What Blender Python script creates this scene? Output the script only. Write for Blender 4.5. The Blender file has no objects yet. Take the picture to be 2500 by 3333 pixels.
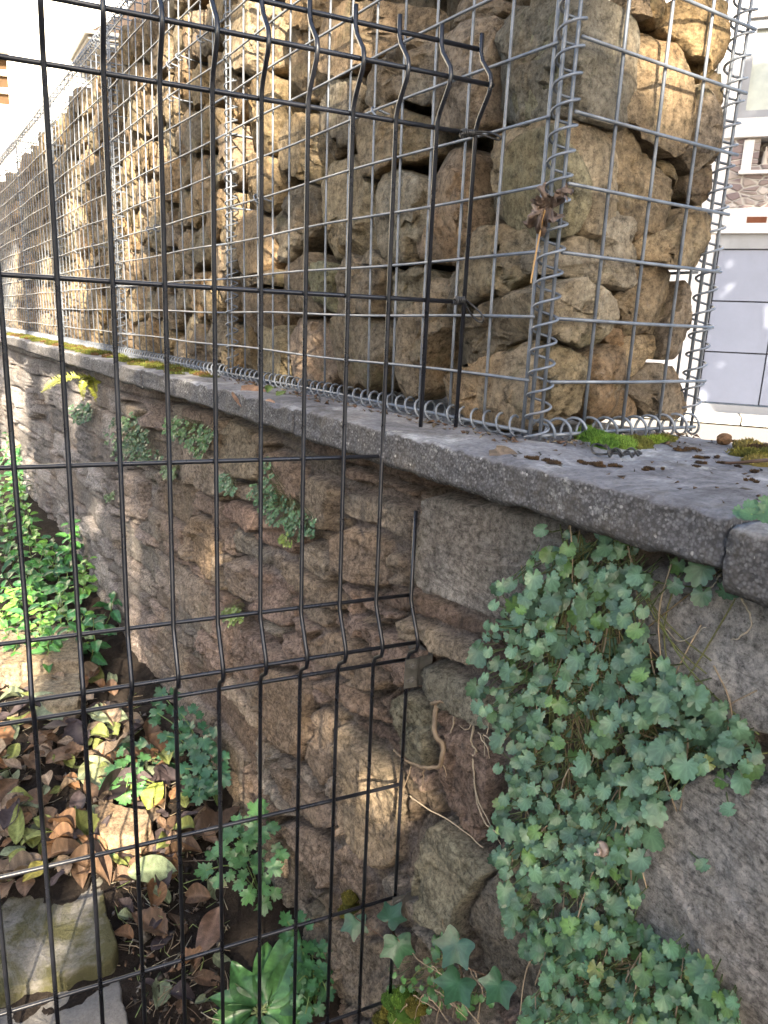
import bpy, math, random
import numpy as np
from mathutils import Vector, Matrix

# ------------------------------------------------------------------ camera, sky, sun, exposure
S = bpy.context.scene
rng = np.random.default_rng(7)
random.seed(7)
F_PX, CX, CY = 2430.0, 1250.0, 1666.5          # photograph calibration (vanishing points)
_L = np.array([-1621, -681.5, F_PX]); _R = np.array([3800, -431, F_PX]); _V = np.array([-393, 9900, F_PX])
_M = np.stack([_R/np.linalg.norm(_R), _L/np.linalg.norm(_L), -_V/np.linalg.norm(_V)])
_U, _s, _Vt = np.linalg.svd(_M); CM = _U @ _Vt  # world = CM @ cam (x right, y down, z forward)

cam_d = bpy.data.cameras.new('camera'); cam = bpy.data.objects.new('camera', cam_d)
S.collection.objects.link(cam)
rt, up, bk = CM[:, 0], -CM[:, 1], -CM[:, 2]
cam.matrix_world = Matrix(((rt[0], up[0], bk[0], 0), (rt[1], up[1], bk[1], 0), (rt[2], up[2], bk[2], 0), (0, 0, 0, 1)))
cam_d.sensor_fit = 'VERTICAL'; cam_d.sensor_height = 36; cam_d.sensor_width = 27
cam_d.lens = 36*F_PX/3333; cam_d.clip_start = 0.02; cam_d.clip_end = 500
cam_d.dof.use_dof = True; cam_d.dof.focus_distance = 1.05; cam_d.dof.aperture_fstop = 24
S.camera = cam
S.render.resolution_x = 768; S.render.resolution_y = 1024

SUN_AZ, SUN_EL = math.radians(65), math.radians(28)      # direction the light travels, elevation
sd = np.array([math.cos(SUN_AZ)*math.cos(SUN_EL), math.sin(SUN_AZ)*math.cos(SUN_EL), -math.sin(SUN_EL)])
W = bpy.data.worlds.new('World'); S.world = W; W.use_nodes = True
wn = W.node_tree.nodes; wl = W.node_tree.links
sky = wn.new('ShaderNodeTexSky'); sky.sky_type = 'NISHITA'; sky.sun_disc = False
sky.sun_elevation = SUN_EL
sky.sun_rotation = math.atan2(-sd[0], -sd[1])
sky.air_density = 1.0; sky.dust_density = 2.5; sky.ozone_density = 1.0
wl.new(sky.outputs[0], wn['Background'].inputs[0]); wn['Background'].inputs[1].default_value = 0.11
sun_d = bpy.data.lights.new('sun', 'SUN'); sun = bpy.data.objects.new('sun', sun_d); S.collection.objects.link(sun)
sun_d.energy = 5.0; sun_d.angle = math.radians(0.42); sun_d.color = (1, .87, .68)
sun.rotation_euler = Vector(sd).to_track_quat('-Z', 'Y').to_euler(); sun.location = (-3, -6, 5)
S.view_settings.view_transform = 'Standard'; S.view_settings.look = 'None'
S.view_settings.gamma = 1; S.view_settings.exposure = 2.6

# ------------------------------------------------------------------ photo plane -> real planes
CROP = {'D': (0, 0, 1.507), 'A': (0, 0, .5425), 'B': (800, 0, .5425), 'C': (1600, 0, .5425), 'K': (0, 1000, .5425),
        'E': (800, 1000, .5425), 'F': (1600, 1000, .5425), 'G': (0, 2000, .6028), 'H': (800, 2000, .6028), 'I': (1600, 2000, .6028)}
def px(c, x, y):
    o = CROP[c]; return o[0]+x*o[2], o[1]+y*o[2]
def ray(c, x, y):
    X, Y = px(c, x, y); return CM @ np.array([X-CX, Y-CY, F_PX])
def on(axis, val, c, x, y):
    d = ray(c, x, y); return d*(val/d[axis])
def onX(v, c, x, y): return on(0, v, c, x, y)
def onY(v, c, x, y): return on(1, v, c, x, y)
def onZ(v, c, x, y): return on(2, v, c, x, y)
def onP(p0, n, c, x, y):
    d = ray(c, x, y); return d*(np.dot(p0, n)/np.dot(d, n))
def polypts(spec):
    """'B 1,2 3,4 C 5,6' -> list of (crop,x,y)"""
    out = []; c = None
    for t in spec.split():
        if t in CROP: c = t
        else:
            a, b = t.split(','); out.append((c, float(a), float(b)))
    return out

# key planes (metres, camera at the origin)
ZC = -0.1304            # top of the coping
XG, YG = 0.663, 0.665   # outer faces of the first gabion basket
XF = 0.530              # front edge of the coping
XB = 0.931              # back edge of the coping
XW = 0.622              # face of the retaining wall
ZS = -0.93              # street behind

def gz(x, y):
    """height of the garden ground"""
    z = np.interp(y, [-4, .5, 1.0, 1.2, 1.7, 2.4, 4, 9, 30], [-1.5, -1.38, -1.31, -1.23, -1.13, -1.10, -1.03, -.95, -.8])
    return z + np.clip(.3-np.asarray(x), 0, 4)*.02

# ------------------------------------------------------------------ numpy noise
def _h(ix, iy, iz, seed):
    n = (ix.astype(np.int64)*374761393 + iy.astype(np.int64)*668265263 + iz.astype(np.int64)*2147483647 + seed*1274126177) & 0x7fffffff
    n = ((n ^ (n >> 13))*1103515245) & 0x7fffffff
    n = ((n ^ (n >> 15))*69069) & 0x7fffffff
    return (n ^ (n >> 11)) % 65536/32768.0-1
def vnoise(P, seed=0):
    P = np.asarray(P, float); i = np.floor(P); f = P-i; f = f*f*f*(f*(f*6-15)+10); i = i.astype(np.int64)
    r = 0
    for dx in (0, 1):
        for dy in (0, 1):
            for dz in (0, 1):
                w = (f[:, 0] if dx else 1-f[:, 0])*(f[:, 1] if dy else 1-f[:, 1])*(f[:, 2] if dz else 1-f[:, 2])
                r = r + w*_h(i[:, 0]+dx, i[:, 1]+dy, i[:, 2]+dz, seed)
    return r
def fbm(P, seed=0, oct=4, rough=.5):
    P = np.asarray(P, float); a = 1; r = 0; t = 0
    for k in range(oct):
        r = r + a*vnoise(P*(2.03**k)+k*17.3, seed+k); t += a; a *= rough
    return r/t
def ridged(P, seed=0, oct=3):
    a = 1; r = 0; t = 0
    for k in range(oct):
        r = r + a*(1-2*np.abs(vnoise(P*(2.1**k)+k*7.7, seed+k))); t += a; a *= .5
    return r/t

def facets(P, cell, seed, tilt=.3, step=.1):
    """chipped stone: every jittered cell has its own little plane (height in metres)"""
    P = np.asarray(P, float)/cell; i0 = np.floor(P).astype(np.int64); best = np.full(len(P), 1e9); out = np.zeros(len(P))
    for dx in (-1, 0, 1):
        for dy in (-1, 0, 1):
            for dz in (-1, 0, 1):
                c = i0+np.array([dx, dy, dz]); j = [.5+.42*_h(c[:, 0], c[:, 1], c[:, 2], seed+k) for k in range(3)]
                q = P-c-np.stack(j, 1); d = (q*q).sum(1)
                t = [_h(c[:, 0], c[:, 1], c[:, 2], seed+10+k)*tilt for k in range(3)]
                h = q[:, 0]*t[0]+q[:, 1]*t[1]+q[:, 2]*t[2]+step*_h(c[:, 0], c[:, 1], c[:, 2], seed+20)
                w = d < best; best[w] = d[w]; out[w] = h[w]
    return out*cell

# ------------------------------------------------------------------ object helpers
WL = {}
def link(o): S.collection.objects.link(o); return o
def tag(o, label, cat, group=None, kind=None):
    o['label'] = label; o['category'] = cat
    if group: o['group'] = group
    if kind: o['kind'] = kind
    return o
def empty(name, loc, label, cat, group=None):
    o = link(bpy.data.objects.new(name, None)); o.location = tuple(float(v) for v in loc); o.empty_display_size = .05
    WL[o.name] = np.array(loc, float); tag(o, label, cat, group); return o
def reloc(o, parent, loc):
    WL[o.name] = np.array(loc, float)
    if parent is not None:
        o.parent = parent; o.location = tuple(float(v) for v in (np.array(loc)-WL[parent.name]))
    else: o.location = tuple(float(v) for v in loc)
def mk(name, verts, faces, mat, parent=None, smooth=True, loc=None, col=None, mats=None, midx=None):
    V = np.asarray(verts, float).reshape(-1, 3)
    if loc is None:
        loc = V.mean(0) if parent is not None else np.array([V[:, 0].mean(), V[:, 1].mean(), V[:, 2].min()])
    m = bpy.data.meshes.new(name)
    m.from_pydata((V-np.asarray(loc)).tolist(), [], [list(map(int, f)) for f in faces])
    if smooth and len(m.polygons): m.polygons.foreach_set('use_smooth', [True]*len(m.polygons))
    a = m.color_attributes.new('tint', 'FLOAT_COLOR', 'POINT')
    c = np.ones((len(V), 4))
    if col is not None:
        cc = np.asarray(col, float)
        c[:, :3] = cc
    a.data.foreach_set('color', c.ravel())
    for mm in (mats or [mat]): m.materials.append(mm)
    if midx is not None: m.polygons.foreach_set('material_index', list(midx))
    m.update()
    o = link(bpy.data.objects.new(name, m)); reloc(o, parent, loc); return o
class MB:
    def __init__(s): s.V = []; s.F = []; s.C = []; s.n = 0
    def add(s, V, F, col=(1, 1, 1)):
        V = np.asarray(V, float).reshape(-1, 3); s.V.append(V)
        s.F += [tuple(i+s.n for i in f) for f in F]
        c = np.asarray(col, float)
        s.C.append(np.broadcast_to(c, (len(V), 3)) if c.ndim == 1 else c); s.n += len(V)
    def tube(s, pts, r, n=6, col=(1, 1, 1), cap=True, closed=False):
        P = np.asarray(pts, float); N = len(P)
        r = np.linspace(r[0], r[1], N) if isinstance(r, tuple) else np.broadcast_to(np.asarray(r, float), (N,))
        T = np.gradient(P, axis=0) if not closed else np.roll(P, -1, 0)-np.roll(P, 1, 0)
        T /= np.linalg.norm(T, axis=1)[:, None]+1e-12
        a = np.array([0, 0, 1.]) if abs(T[0][2]) < .9 else np.array([1., 0, 0])
        U = np.zeros_like(P); u = a-T[0]*np.dot(a, T[0])
        for i in range(N):
            u = u-T[i]*np.dot(u, T[i]); l = np.linalg.norm(u)
            if l < 1e-6: u = np.cross(T[i], [.3, .5, .8]); l = np.linalg.norm(u)
            u = u/l; U[i] = u
        B = np.cross(T, U); th = np.arange(n)*2*math.pi/n
        V = P[:, None, :]+r[:, None, None]*(np.cos(th)[None, :, None]*U[:, None, :]+np.sin(th)[None, :, None]*B[:, None, :])
        F = []
        for i in range(N-1 if not closed else N):
            j = (i+1) % N
            for k in range(n):
                l = (k+1) % n; F.append((i*n+k, i*n+l, j*n+l, j*n+k))
        if cap and not closed:
            F.append(tuple(range(n))[::-1]); F.append(tuple(range((N-1)*n, N*n)))
        s.add(V.reshape(-1, 3), F, col)
    def box(s, lo, hi, col=(1, 1, 1), fr=None):
        x0, y0, z0 = lo; x1, y1, z1 = hi
        V = np.array([[x0, y0, z0], [x1, y0, z0], [x1, y1, z0], [x0, y1, z0], [x0, y0, z1], [x1, y0, z1], [x1, y1, z1], [x0, y1, z1]], float)
        if fr is not None: V = fr(V)
        s.add(V, [(0, 3, 2, 1), (4, 5, 6, 7), (0, 1, 5, 4), (1, 2, 6, 5), (2, 3, 7, 6), (3, 0, 4, 7)], col)
    def build(s, name, mat, parent=None, smooth=True, loc=None):
        return mk(name, np.concatenate(s.V), s.F, mat, parent, smooth, loc, np.concatenate(s.C))
def helix(p0, p1, r, pitch, ph=0, seg=12, jit=0.0, ref=None):
    p0 = np.array(p0, float); p1 = np.array(p1, float); d = p1-p0; L = np.linalg.norm(d); t = d/L
    a = np.array([0, 0, 1.]) if abs(t[2]) < .9 else np.array([1., 0, 0])
    u = np.cross(t, a); u /= np.linalg.norm(u); v = np.cross(t, u)
    N = int(L/pitch*seg)+1; s = np.linspace(0, L, N); th = 2*math.pi*s/pitch+ph
    w = jit*np.stack([np.sin(s*23+ph), np.cos(s*17+ph*2), np.sin(s*29)], 1)
    return p0+t*s[:, None]+r*(np.cos(th)[:, None]*u+np.sin(th)[:, None]*v)+w
def chaikin(P, n=1, closed=True):
    P = np.asarray(P, float)
    for _ in range(n):
        Q = np.roll(P, -1, 0) if closed else P[1:]
        A = P if closed else P[:-1]
        R = np.empty((len(A)*2, P.shape[1])); R[0::2] = A*.75+Q*.25; R[1::2] = A*.25+Q*.75
        P = R if closed else np.vstack([P[:1], R, P[-1:]])
    return P
def resample(P, N):
    P = np.asarray(P, float); Q = np.vstack([P, P[:1]]); d = np.r_[0, np.cumsum(np.linalg.norm(np.diff(Q, axis=0), axis=1))]
    t = np.linspace(0, d[-1], N, endpoint=False)
    return np.stack([np.interp(t, d, Q[:, k]) for k in range(P.shape[1])], 1)

# ------------------------------------------------------------------ materials
class NT:
    def __init__(s, name):
        s.m = bpy.data.materials.new(name); s.m.use_nodes = True; s.t = s.m.node_tree; s.n = s.t.nodes; s.l = s.t.links
        s.b = s.n['Principled BSDF']; s.out = s.n['Material Output']
    def new(s, t, **k):
        n = s.n.new(t)
        for a, v in k.items(): setattr(n, a, v)
        return n
    def put(s, sock, v):
        if hasattr(v, 'links') or hasattr(v, 'is_linked'): s.l.new(v, sock)
        else: sock.default_value = v
    def coord(s, scale=(1, 1, 1), rand=True, kind='Object'):
        tc = s.new('ShaderNodeTexCoord'); mp = s.new('ShaderNodeMapping'); mp.inputs['Scale'].default_value = scale
        s.l.new(tc.outputs[kind], mp.inputs[0])
        if rand:
            oi = s.new('ShaderNodeObjectInfo'); mu = s.new('ShaderNodeMath', operation='MULTIPLY'); mu.inputs[1].default_value = 37.
            s.l.new(oi.outputs['Random'], mu.inputs[0])
            cb = s.new('ShaderNodeCombineXYZ')
            for i in range(3): s.l.new(mu.outputs[0], cb.inputs[i])
            s.l.new(cb.outputs[0], mp.inputs['Location'])
        return mp.outputs[0]
    def noise(s, co, scale, detail=6, rough=.6, dist=0, out=0):
        n = s.new('ShaderNodeTexNoise'); s.l.new(co, n.inputs['Vector'])
        n.inputs['Scale'].default_value = scale; n.inputs['Detail'].default_value = detail; n.inputs['Roughness'].default_value = rough
        n.inputs['Distortion'].default_value = dist
        return n.outputs[out]
    def voro(s, co, scale, feature='F1', out='Distance', rnd=1):
        n = s.new('ShaderNodeTexVoronoi', feature=feature); s.l.new(co, n.inputs['Vector']); n.inputs['Scale'].default_value = scale
        n.inputs['Randomness'].default_value = rnd
        return n.outputs[out]
    def ramp(s, v, stops, interp='LINEAR'):
        n = s.new('ShaderNodeValToRGB'); n.color_ramp.interpolation = interp; e = n.color_ramp.elements
        while len(e) > 1: e.remove(e[-1])
        for i, (p, c) in enumerate(stops):
            q = e[0] if i == 0 else e.new(p); q.position = p
            q.color = (*c, 1) if not isinstance(c, (int, float)) else (c, c, c, 1)
        s.l.new(v, n.inputs[0]); return n.outputs[0]
    def mix(s, f, a, b, mode='MIX'):
        n = s.new('ShaderNodeMix', data_type='RGBA', blend_type=mode)
        for so, v in ((n.inputs['Factor'], f), (n.inputs[6], a), (n.inputs[7], b)):
            if isinstance(v, tuple) and len(v) == 3: v = (*v, 1)
            s.put(so, v)
        return n.outputs[2]
    def math(s, op, a, b=0.):
        n = s.new('ShaderNodeMath', operation=op); s.put(n.inputs[0], a); s.put(n.inputs[1], b); return n.outputs[0]
    def tint(s):
        n = s.new('ShaderNodeAttribute'); n.attribute_name = 'tint'; return n.outputs['Color']
    def ocol(s): return s.new('ShaderNodeObjectInfo').outputs['Color']
    def orand(s): return s.new('ShaderNodeObjectInfo').outputs['Random']
    def bump(s, h, strength=.5, dist=.01, prev=None):
        n = s.new('ShaderNodeBump'); n.inputs['Strength'].default_value = strength; n.inputs['Distance'].default_value = dist
        s.l.new(h, n.inputs['Height'])
        if prev is not None: s.l.new(prev, n.inputs['Normal'])
        return n.outputs[0]
    def done(s, col=None, rough=.9, spec=.3, normal=None, metal=0, **k):
        if col is not None: s.put(s.b.inputs['Base Color'], (*col, 1) if isinstance(col, tuple) and len(col) == 3 else col)
        s.put(s.b.inputs['Roughness'], rough); s.put(s.b.inputs['Specular IOR Level'], spec); s.put(s.b.inputs['Metallic'], metal)
        if normal is not None: s.l.new(normal, s.b.inputs['Normal'])
        for a, v in k.items(): s.put(s.b.inputs[a.replace('_', ' ')], v)
        return s.m

def mat_rock(name='sandstone'):
    t = NT(name); co = t.coord()
    n1 = t.noise(co, 8, 9, .68, .6); n2 = t.noise(co, 85, 8, .78); n3 = t.noise(co, 5, 5, .65, .4)
    c = t.ramp(n1, [(.28, (.225, .182, .132)), (.45, (.300, .250, .188)), (.58, (.355, .303, .236)), (.74, (.44, .395, .325))])
    och = t.ramp(n3, [(.54, 0.), (.68, 1.)])
    c = t.mix(t.math('MULTIPLY', och, .42), c, (.36, .22, .10))
    c = t.mix(.95, c, t.ramp(n2, [(.34, .22), (.48, .85), (.62, 1.35)]), 'MULTIPLY')
    c = t.mix(1., c, t.tint(), 'MULTIPLY'); c = t.mix(1., c, t.ocol(), 'MULTIPLY')
    lich = t.ramp(t.noise(co, 26, 7, .75), [(.60, 0.), (.70, 1.)])
    c = t.mix(t.math('MULTIPLY', lich, .35), c, (.44, .41, .34))
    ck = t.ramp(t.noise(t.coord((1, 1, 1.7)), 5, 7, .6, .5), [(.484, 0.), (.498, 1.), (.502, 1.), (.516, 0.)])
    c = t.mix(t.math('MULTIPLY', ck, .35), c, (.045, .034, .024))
    pit = t.ramp(t.noise(co, 230, 5, .8), [(.34, 1.), (.44, 0.)])
    c = t.mix(t.math('MULTIPLY', pit, .75), c, (.04, .03, .022))
    gr = t.ramp(t.noise(co, 11, 6, .7, .8), [(.56, 0.), (.72, 1.)])
    c = t.mix(t.math('MULTIPLY', gr, .38), c, (.17, .18, .08))
    b = t.bump(ck, -.8, .012); b = t.bump(t.noise(co, 22, 9, .75, .2), 1., .014, b)
    b = t.bump(t.noise(co, 110, 8, .8), 1., .009, b)
    b = t.bump(t.noise(t.coord((1, 1, 2.2)), 45, 6, .7, .3), .6, .012, b)
    return t.done(c, .92, .25, b)
def mat_wall():
    t = NT('wall_masonry'); co = t.coord(rand=False)
    n1 = t.noise(co, 9, 9, .7, .5); n2 = t.noise(co, 120, 8, .78); n4 = t.noise(co, 2.6, 5, .65)
    c = t.ramp(n1, [(.25, (.190, .180, .168)), (.45, (.250, .240, .226)), (.6, (.300, .288, .274)), (.78, (.37, .36, .345))])
    c = t.mix(1., c, t.tint(), 'MULTIPLY')
    c = t.mix(t.ramp(n4, [(.50, 0.), (.66, .30)]), c, (.30, .20, .12))
    c = t.mix(.95, c, t.ramp(n2, [(.34, .2), (.48, .85), (.60, 1.4)]), 'MULTIPLY')
    st = t.noise(t.coord((1, 3, .6), False), 9, 5, .65)
    c = t.mix(t.ramp(st, [(.55, 0.), (.75, .5)]), c, (.075, .066, .058))
    ms = t.ramp(t.noise(co, 6, 7, .75, .7), [(.57, 0.), (.72, 1.)])
    c = t.mix(t.math('MULTIPLY', ms, .38), c, (.12, .135, .07))
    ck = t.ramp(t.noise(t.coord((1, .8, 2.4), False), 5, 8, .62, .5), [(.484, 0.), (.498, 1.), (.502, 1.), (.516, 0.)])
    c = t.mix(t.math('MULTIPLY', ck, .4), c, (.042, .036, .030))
    pit = t.ramp(t.noise(co, 210, 5, .8), [(.34, 1.), (.43, 0.)])
    c = t.mix(t.math('MULTIPLY', pit, .75), c, (.045, .038, .032))
    lic = t.ramp(t.noise(co, 34, 7, .8), [(.61, 0.), (.70, 1.)])
    c = t.mix(t.math('MULTIPLY', lic, .4), c, (.46, .44, .40))
    b = t.bump(ck, -.8, .012); b = t.bump(t.noise(co, 40, 9, .8, .1), 1., .011, b)
    b = t.bump(t.noise(co, 110, 8, .8), 1., .008, b)
    return t.done(c, .95, .2, b)
def mat_coping():
    t = NT('coping_concrete'); co = t.coord(rand=False)
    v = t.voro(co, 330); vc = t.voro(co, 330, out='Color')
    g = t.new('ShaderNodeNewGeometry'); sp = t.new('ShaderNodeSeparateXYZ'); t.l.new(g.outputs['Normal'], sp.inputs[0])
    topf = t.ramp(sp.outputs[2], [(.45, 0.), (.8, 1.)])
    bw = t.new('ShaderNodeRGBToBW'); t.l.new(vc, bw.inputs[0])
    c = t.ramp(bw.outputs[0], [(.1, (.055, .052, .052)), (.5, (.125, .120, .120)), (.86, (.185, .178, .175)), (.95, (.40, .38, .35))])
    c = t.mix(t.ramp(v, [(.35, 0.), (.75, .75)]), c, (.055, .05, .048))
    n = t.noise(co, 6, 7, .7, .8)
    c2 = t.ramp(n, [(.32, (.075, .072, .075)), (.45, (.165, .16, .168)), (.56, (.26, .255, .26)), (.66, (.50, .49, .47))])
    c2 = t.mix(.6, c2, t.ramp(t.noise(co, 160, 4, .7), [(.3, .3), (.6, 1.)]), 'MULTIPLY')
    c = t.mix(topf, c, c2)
    ms = t.ramp(t.noise(co, 9, 8, .75), [(.52, 0.), (.66, .7)])
    c = t.mix(ms, c, (.085, .072, .055))
    wl_ = t.ramp(t.noise(co, 16, 7, .78), [(.60, 0.), (.66, .75)])
    c = t.mix(wl_, c, (.36, .35, .32))
    c = t.mix(1., c, t.tint(), 'MULTIPLY')
    b = t.bump(v, -.9, .0035); b = t.bump(t.noise(co, 40, 8, .75), .8, .006, b)
    b = t.bump(t.noise(co, 220, 4, .8), .6, .002, b)
    return t.done(c, .9, .25, b)
def mat_simple(name, col, rough=.8, spec=.3, metal=0., nscale=40, nvar=.35, bumpd=.002, bs=.5, tint=True, ocol=False, rand=True):
    t = NT(name); co = t.coord(rand=rand)
    n = t.noise(co, nscale, 6, .68)
    c = t.mix(1., (*col,), t.ramp(n, [(.25, 1-nvar), (.7, 1+nvar*.3)]), 'MULTIPLY')
    if tint: c = t.mix(1., c, t.tint(), 'MULTIPLY')
    if ocol: c = t.mix(1., c, t.ocol(), 'MULTIPLY')
    b = t.bump(t.noise(co, nscale*2.5, 7, .7), bs, bumpd)
    return t.done(c, rough, spec, b, metal)
def mat_leaf(name, rough=.45, spec=.4, trans=.25, nvar=.35):
    t = NT(name); co = t.coord()
    n = t.noise(co, 60, 5, .65)
    c = t.mix(1., t.tint(), t.ocol(), 'MULTIPLY')
    c = t.mix(1., c, t.ramp(n, [(.25, 1-nvar), (.7, 1.15)]), 'MULTIPLY')
    b = t.bump(t.noise(co, 140, 4, .6), .35, .002)
    m = t.done(c, rough, spec, b)
    tr = t.new('ShaderNodeBsdfTranslucent'); t.l.new(c, tr.inputs[0])
    mx = t.new('ShaderNodeMixShader'); mx.inputs[0].default_value = trans
    t.l.new(t.b.outputs[0], mx.inputs[1]); t.l.new(tr.outputs[0], mx.inputs[2]); t.l.new(mx.outputs[0], t.out.inputs[0])
    return m
def mat_wire(name, c0, c1, rough, metal, rust=0.):
    t = NT(name); co = t.coord(rand=False)
    n = t.noise(co, 30, 6, .7)
    c = t.mix(t.ramp(n, [(.35, 0.), (.65, 1.)]), c0, c1)
    if rust: c = t.mix(t.ramp(t.noise(co, 9, 6, .75), [(.57, 0.), (.7, rust)]), c, (.16, .12, .08))
    r = t.ramp(t.noise(co, 18, 4, .6), [(.3, rough-.1), (.7, rough+.15)])
    b = t.bump(t.noise(co, 260, 4, .7), .35, .0006)
    return t.done(c, r, .5, b, metal)
M = {}
M['rock'] = mat_rock()
M['wall'] = mat_wall()
M['coping'] = mat_coping()
M['galv'] = mat_wire('galvanised_wire', (.10, .115, .14), (.19, .21, .24), .48, .3, .4)
M['black'] = mat_wire('black_coated_wire', (.008, .009, .013), (.015, .016, .021), .30, 0.)
M['steel'] = mat_wire('bracket_steel', (.19, .185, .17), (.30, .285, .265), .36, .75, .3)
M['cord'] = mat_wire('black_cord', (.012, .012, .013), (.03, .03, .032), .5, 0.)
M['leaf'] = mat_leaf('green_leaf', .40, .5, .2, .45)
M['waxy'] = mat_leaf('waxy_leaf', .34, .5, .12)
M['dry'] = mat_leaf('dry_leaf', .6, .3, .12, .5)
M['stem'] = mat_simple('plant_stem', (1, 1, 1), .7, .3, nscale=60)
M['moss'] = mat_simple('moss_tufts', (1, 1, 1), .95, .1, nscale=80, nvar=.5)
M['bark'] = mat_simple('bark', (.12, .085, .055), .95, .1, nscale=18, nvar=.6, bumpd=.01, bs=1)
def mat_soil():
    t = NT('soil'); co = t.coord(rand=False)
    n = t.noise(co, 14, 9, .72); n2 = t.noise(co, 90, 6, .75)
    c = t.ramp(n, [(.3, (.012, .009, .007)), (.55, (.035, .026, .020)), (.75, (.07, .054, .042))])
    c = t.mix(.6, c, t.ramp(n2, [(.3, .35), (.65, 1.2)]), 'MULTIPLY')
    b = t.bump(n, 1, .02); b = t.bump(n2, 1, .008, b)
    return t.done(c, .95, .2, b)
M['soil'] = mat_soil()

# ------------------------------------------------------------------ rock builder
def inpoly(P, poly):
    x, y = P[:, 0], P[:, 1]; r = np.zeros(len(P), bool); n = len(poly); j = n-1
    for i in range(n):
        xi, yi = poly[i]; xj, yj = poly[j]
        c = ((yi > y) != (yj > y)) & (x < (xj-xi)*(y-yi)/(yj-yi+1e-12)+xi); r ^= c; j = i
    return r
def pdist(P, poly):
    d = np.full(len(P), 1e9); n = len(poly)
    for i in range(n):
        a = np.array(poly[i]); b = np.array(poly[(i+1) % n]); ab = b-a
        t = np.clip(((P-a)@ab)/(ab@ab+1e-12), 0, 1); d = np.minimum(d, np.linalg.norm(P-(a+t[:, None]*ab), axis=1))
    return d
def cutc(P, a=.14):
    Q = np.roll(P, -1, 0); R = np.empty((len(P)*2, 2)); R[0::2] = P*(1-a)+Q*a; R[1::2] = P*a+Q*(1-a); return R
def rock(poly, origin, U, Vv, Nn, thick, seed, na=44, prof=None, front=0., rough=1., name='gabion_stone', rounder=1, grow=1., cuts=9, edge=.022):
    """poly: 2-D outline (u,v) on a real plane; Nn points INTO the stack. Solid, closed broken stone of real thickness."""
    r_ = np.random.default_rng(seed)
    P = resample(cutc(np.asarray(poly, float)) if rounder else np.asarray(poly, float), na); c = P.mean(0)
    P = c+(P-c)*grow
    sz = math.sqrt(max(1e-6, abs(np.sum(P[:, 0]*np.roll(P[:, 1], -1)-np.roll(P[:, 0], -1)*P[:, 1])/2)))
    ed = min(sz*.13, edge)
    rings = [(.17, 0), (.34, 0), (.50, .0), (.64, .0), (.76, .0), (.86, .02), (.925, .10), (.965, .28), (.988, .6), (1., 1.2), (1.0, 2.3)]
    rings = [(s, d*ed) for s, d in rings]+[(.99, thick*.55), (.93, thick*.75), (.80, thick*.9), (.55, thick), (.25, thick*1.02)]
    # broken facets on the front: upper envelope of tilted planes
    pl = [(0, 0, 0)]+[(.55*math.cos(a_), .55*math.sin(a_), -r_.uniform(.12, .24)*sz) for a_ in r_.uniform(0, 6.28, 4 if cuts else 0)]
    tl = r_.normal(0, .11, 2)*(cuts > 0)
    V = []; 
    q0 = c
    def depth(q, d):
        e = q-c
        f = max(a*e[0]+b*e[1]+k for a, b, k in pl)
        w = max(0, 1-d/(thick*.7))
        return front+d+w*(f+tl[0]*e[0]+tl[1]*e[1])
    def pt(q, d): return origin+U*q[0]+Vv*q[1]+Nn*depth(q, d)
    V.append(pt(c, 0))
    for s, d in rings:
        for k in range(na):
            V.append(pt(c+(P[k]-c)*s, d))
    V.append(pt(c, thick*1.03))
    V = np.array(V)
    F = [(0, 1+(k+1) % na, 1+k) for k in range(na)]
    for i in range(len(rings)-1):
        a, b = 1+i*na, 1+(i+1)*na
        for k in range(na):
            l = (k+1) % na; F.append((a+k, a+l, b+l, b+k))
    a = 1+(len(rings)-1)*na; e = len(V)-1
    F += [(a+k, a+(k+1) % na, e) for k in range(na)]
    cc = V.mean(0)
    for q in range(cuts):      # split faces: plane cuts round the front edge
        th = r_.uniform(0, 2*math.pi); al = r_.uniform(.18, .80)
        nn_ = U*math.cos(th)*math.sin(al)+Vv*math.sin(th)*math.sin(al)-Nn*math.cos(al)
        pr_ = (V-cc)@nn_; lim = pr_.max()*r_.uniform(.86, .99)
        V = V-nn_[None]*np.clip(pr_-lim, 0, None)[:, None]*.96
    D = V-cc; D /= np.linalg.norm(D, axis=1)[:, None]+1e-9
    off = r_.uniform(0, 50, 3)
    n = fbm(V*15+off, seed, 4, .55)*.006+ridged(V*28+off, seed+9, 3)*.0042+fbm(V*80+off, seed+5, 2)*.0024
    fr_ = np.clip(-(D@Nn)*1.6, 0, 1); n = n*.8+(facets(V+off, .055, seed, .26, .03)+facets(V+off, .022, seed+7, .24, .03))*fr_
    V = V+D*(n*rough*min(1, sz/.1))[:, None]
    # keep the front behind the mesh plane
    dep = (V-origin)@Nn
    V = V+Nn[None, :]*np.clip(front-.001-(seed*37 % 101)*3e-5-dep, 0, None)[:, None]
    if np.cross(U, Vv)@Nn > 0: F = [f[::-1] for f in F]
    return V, F

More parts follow.
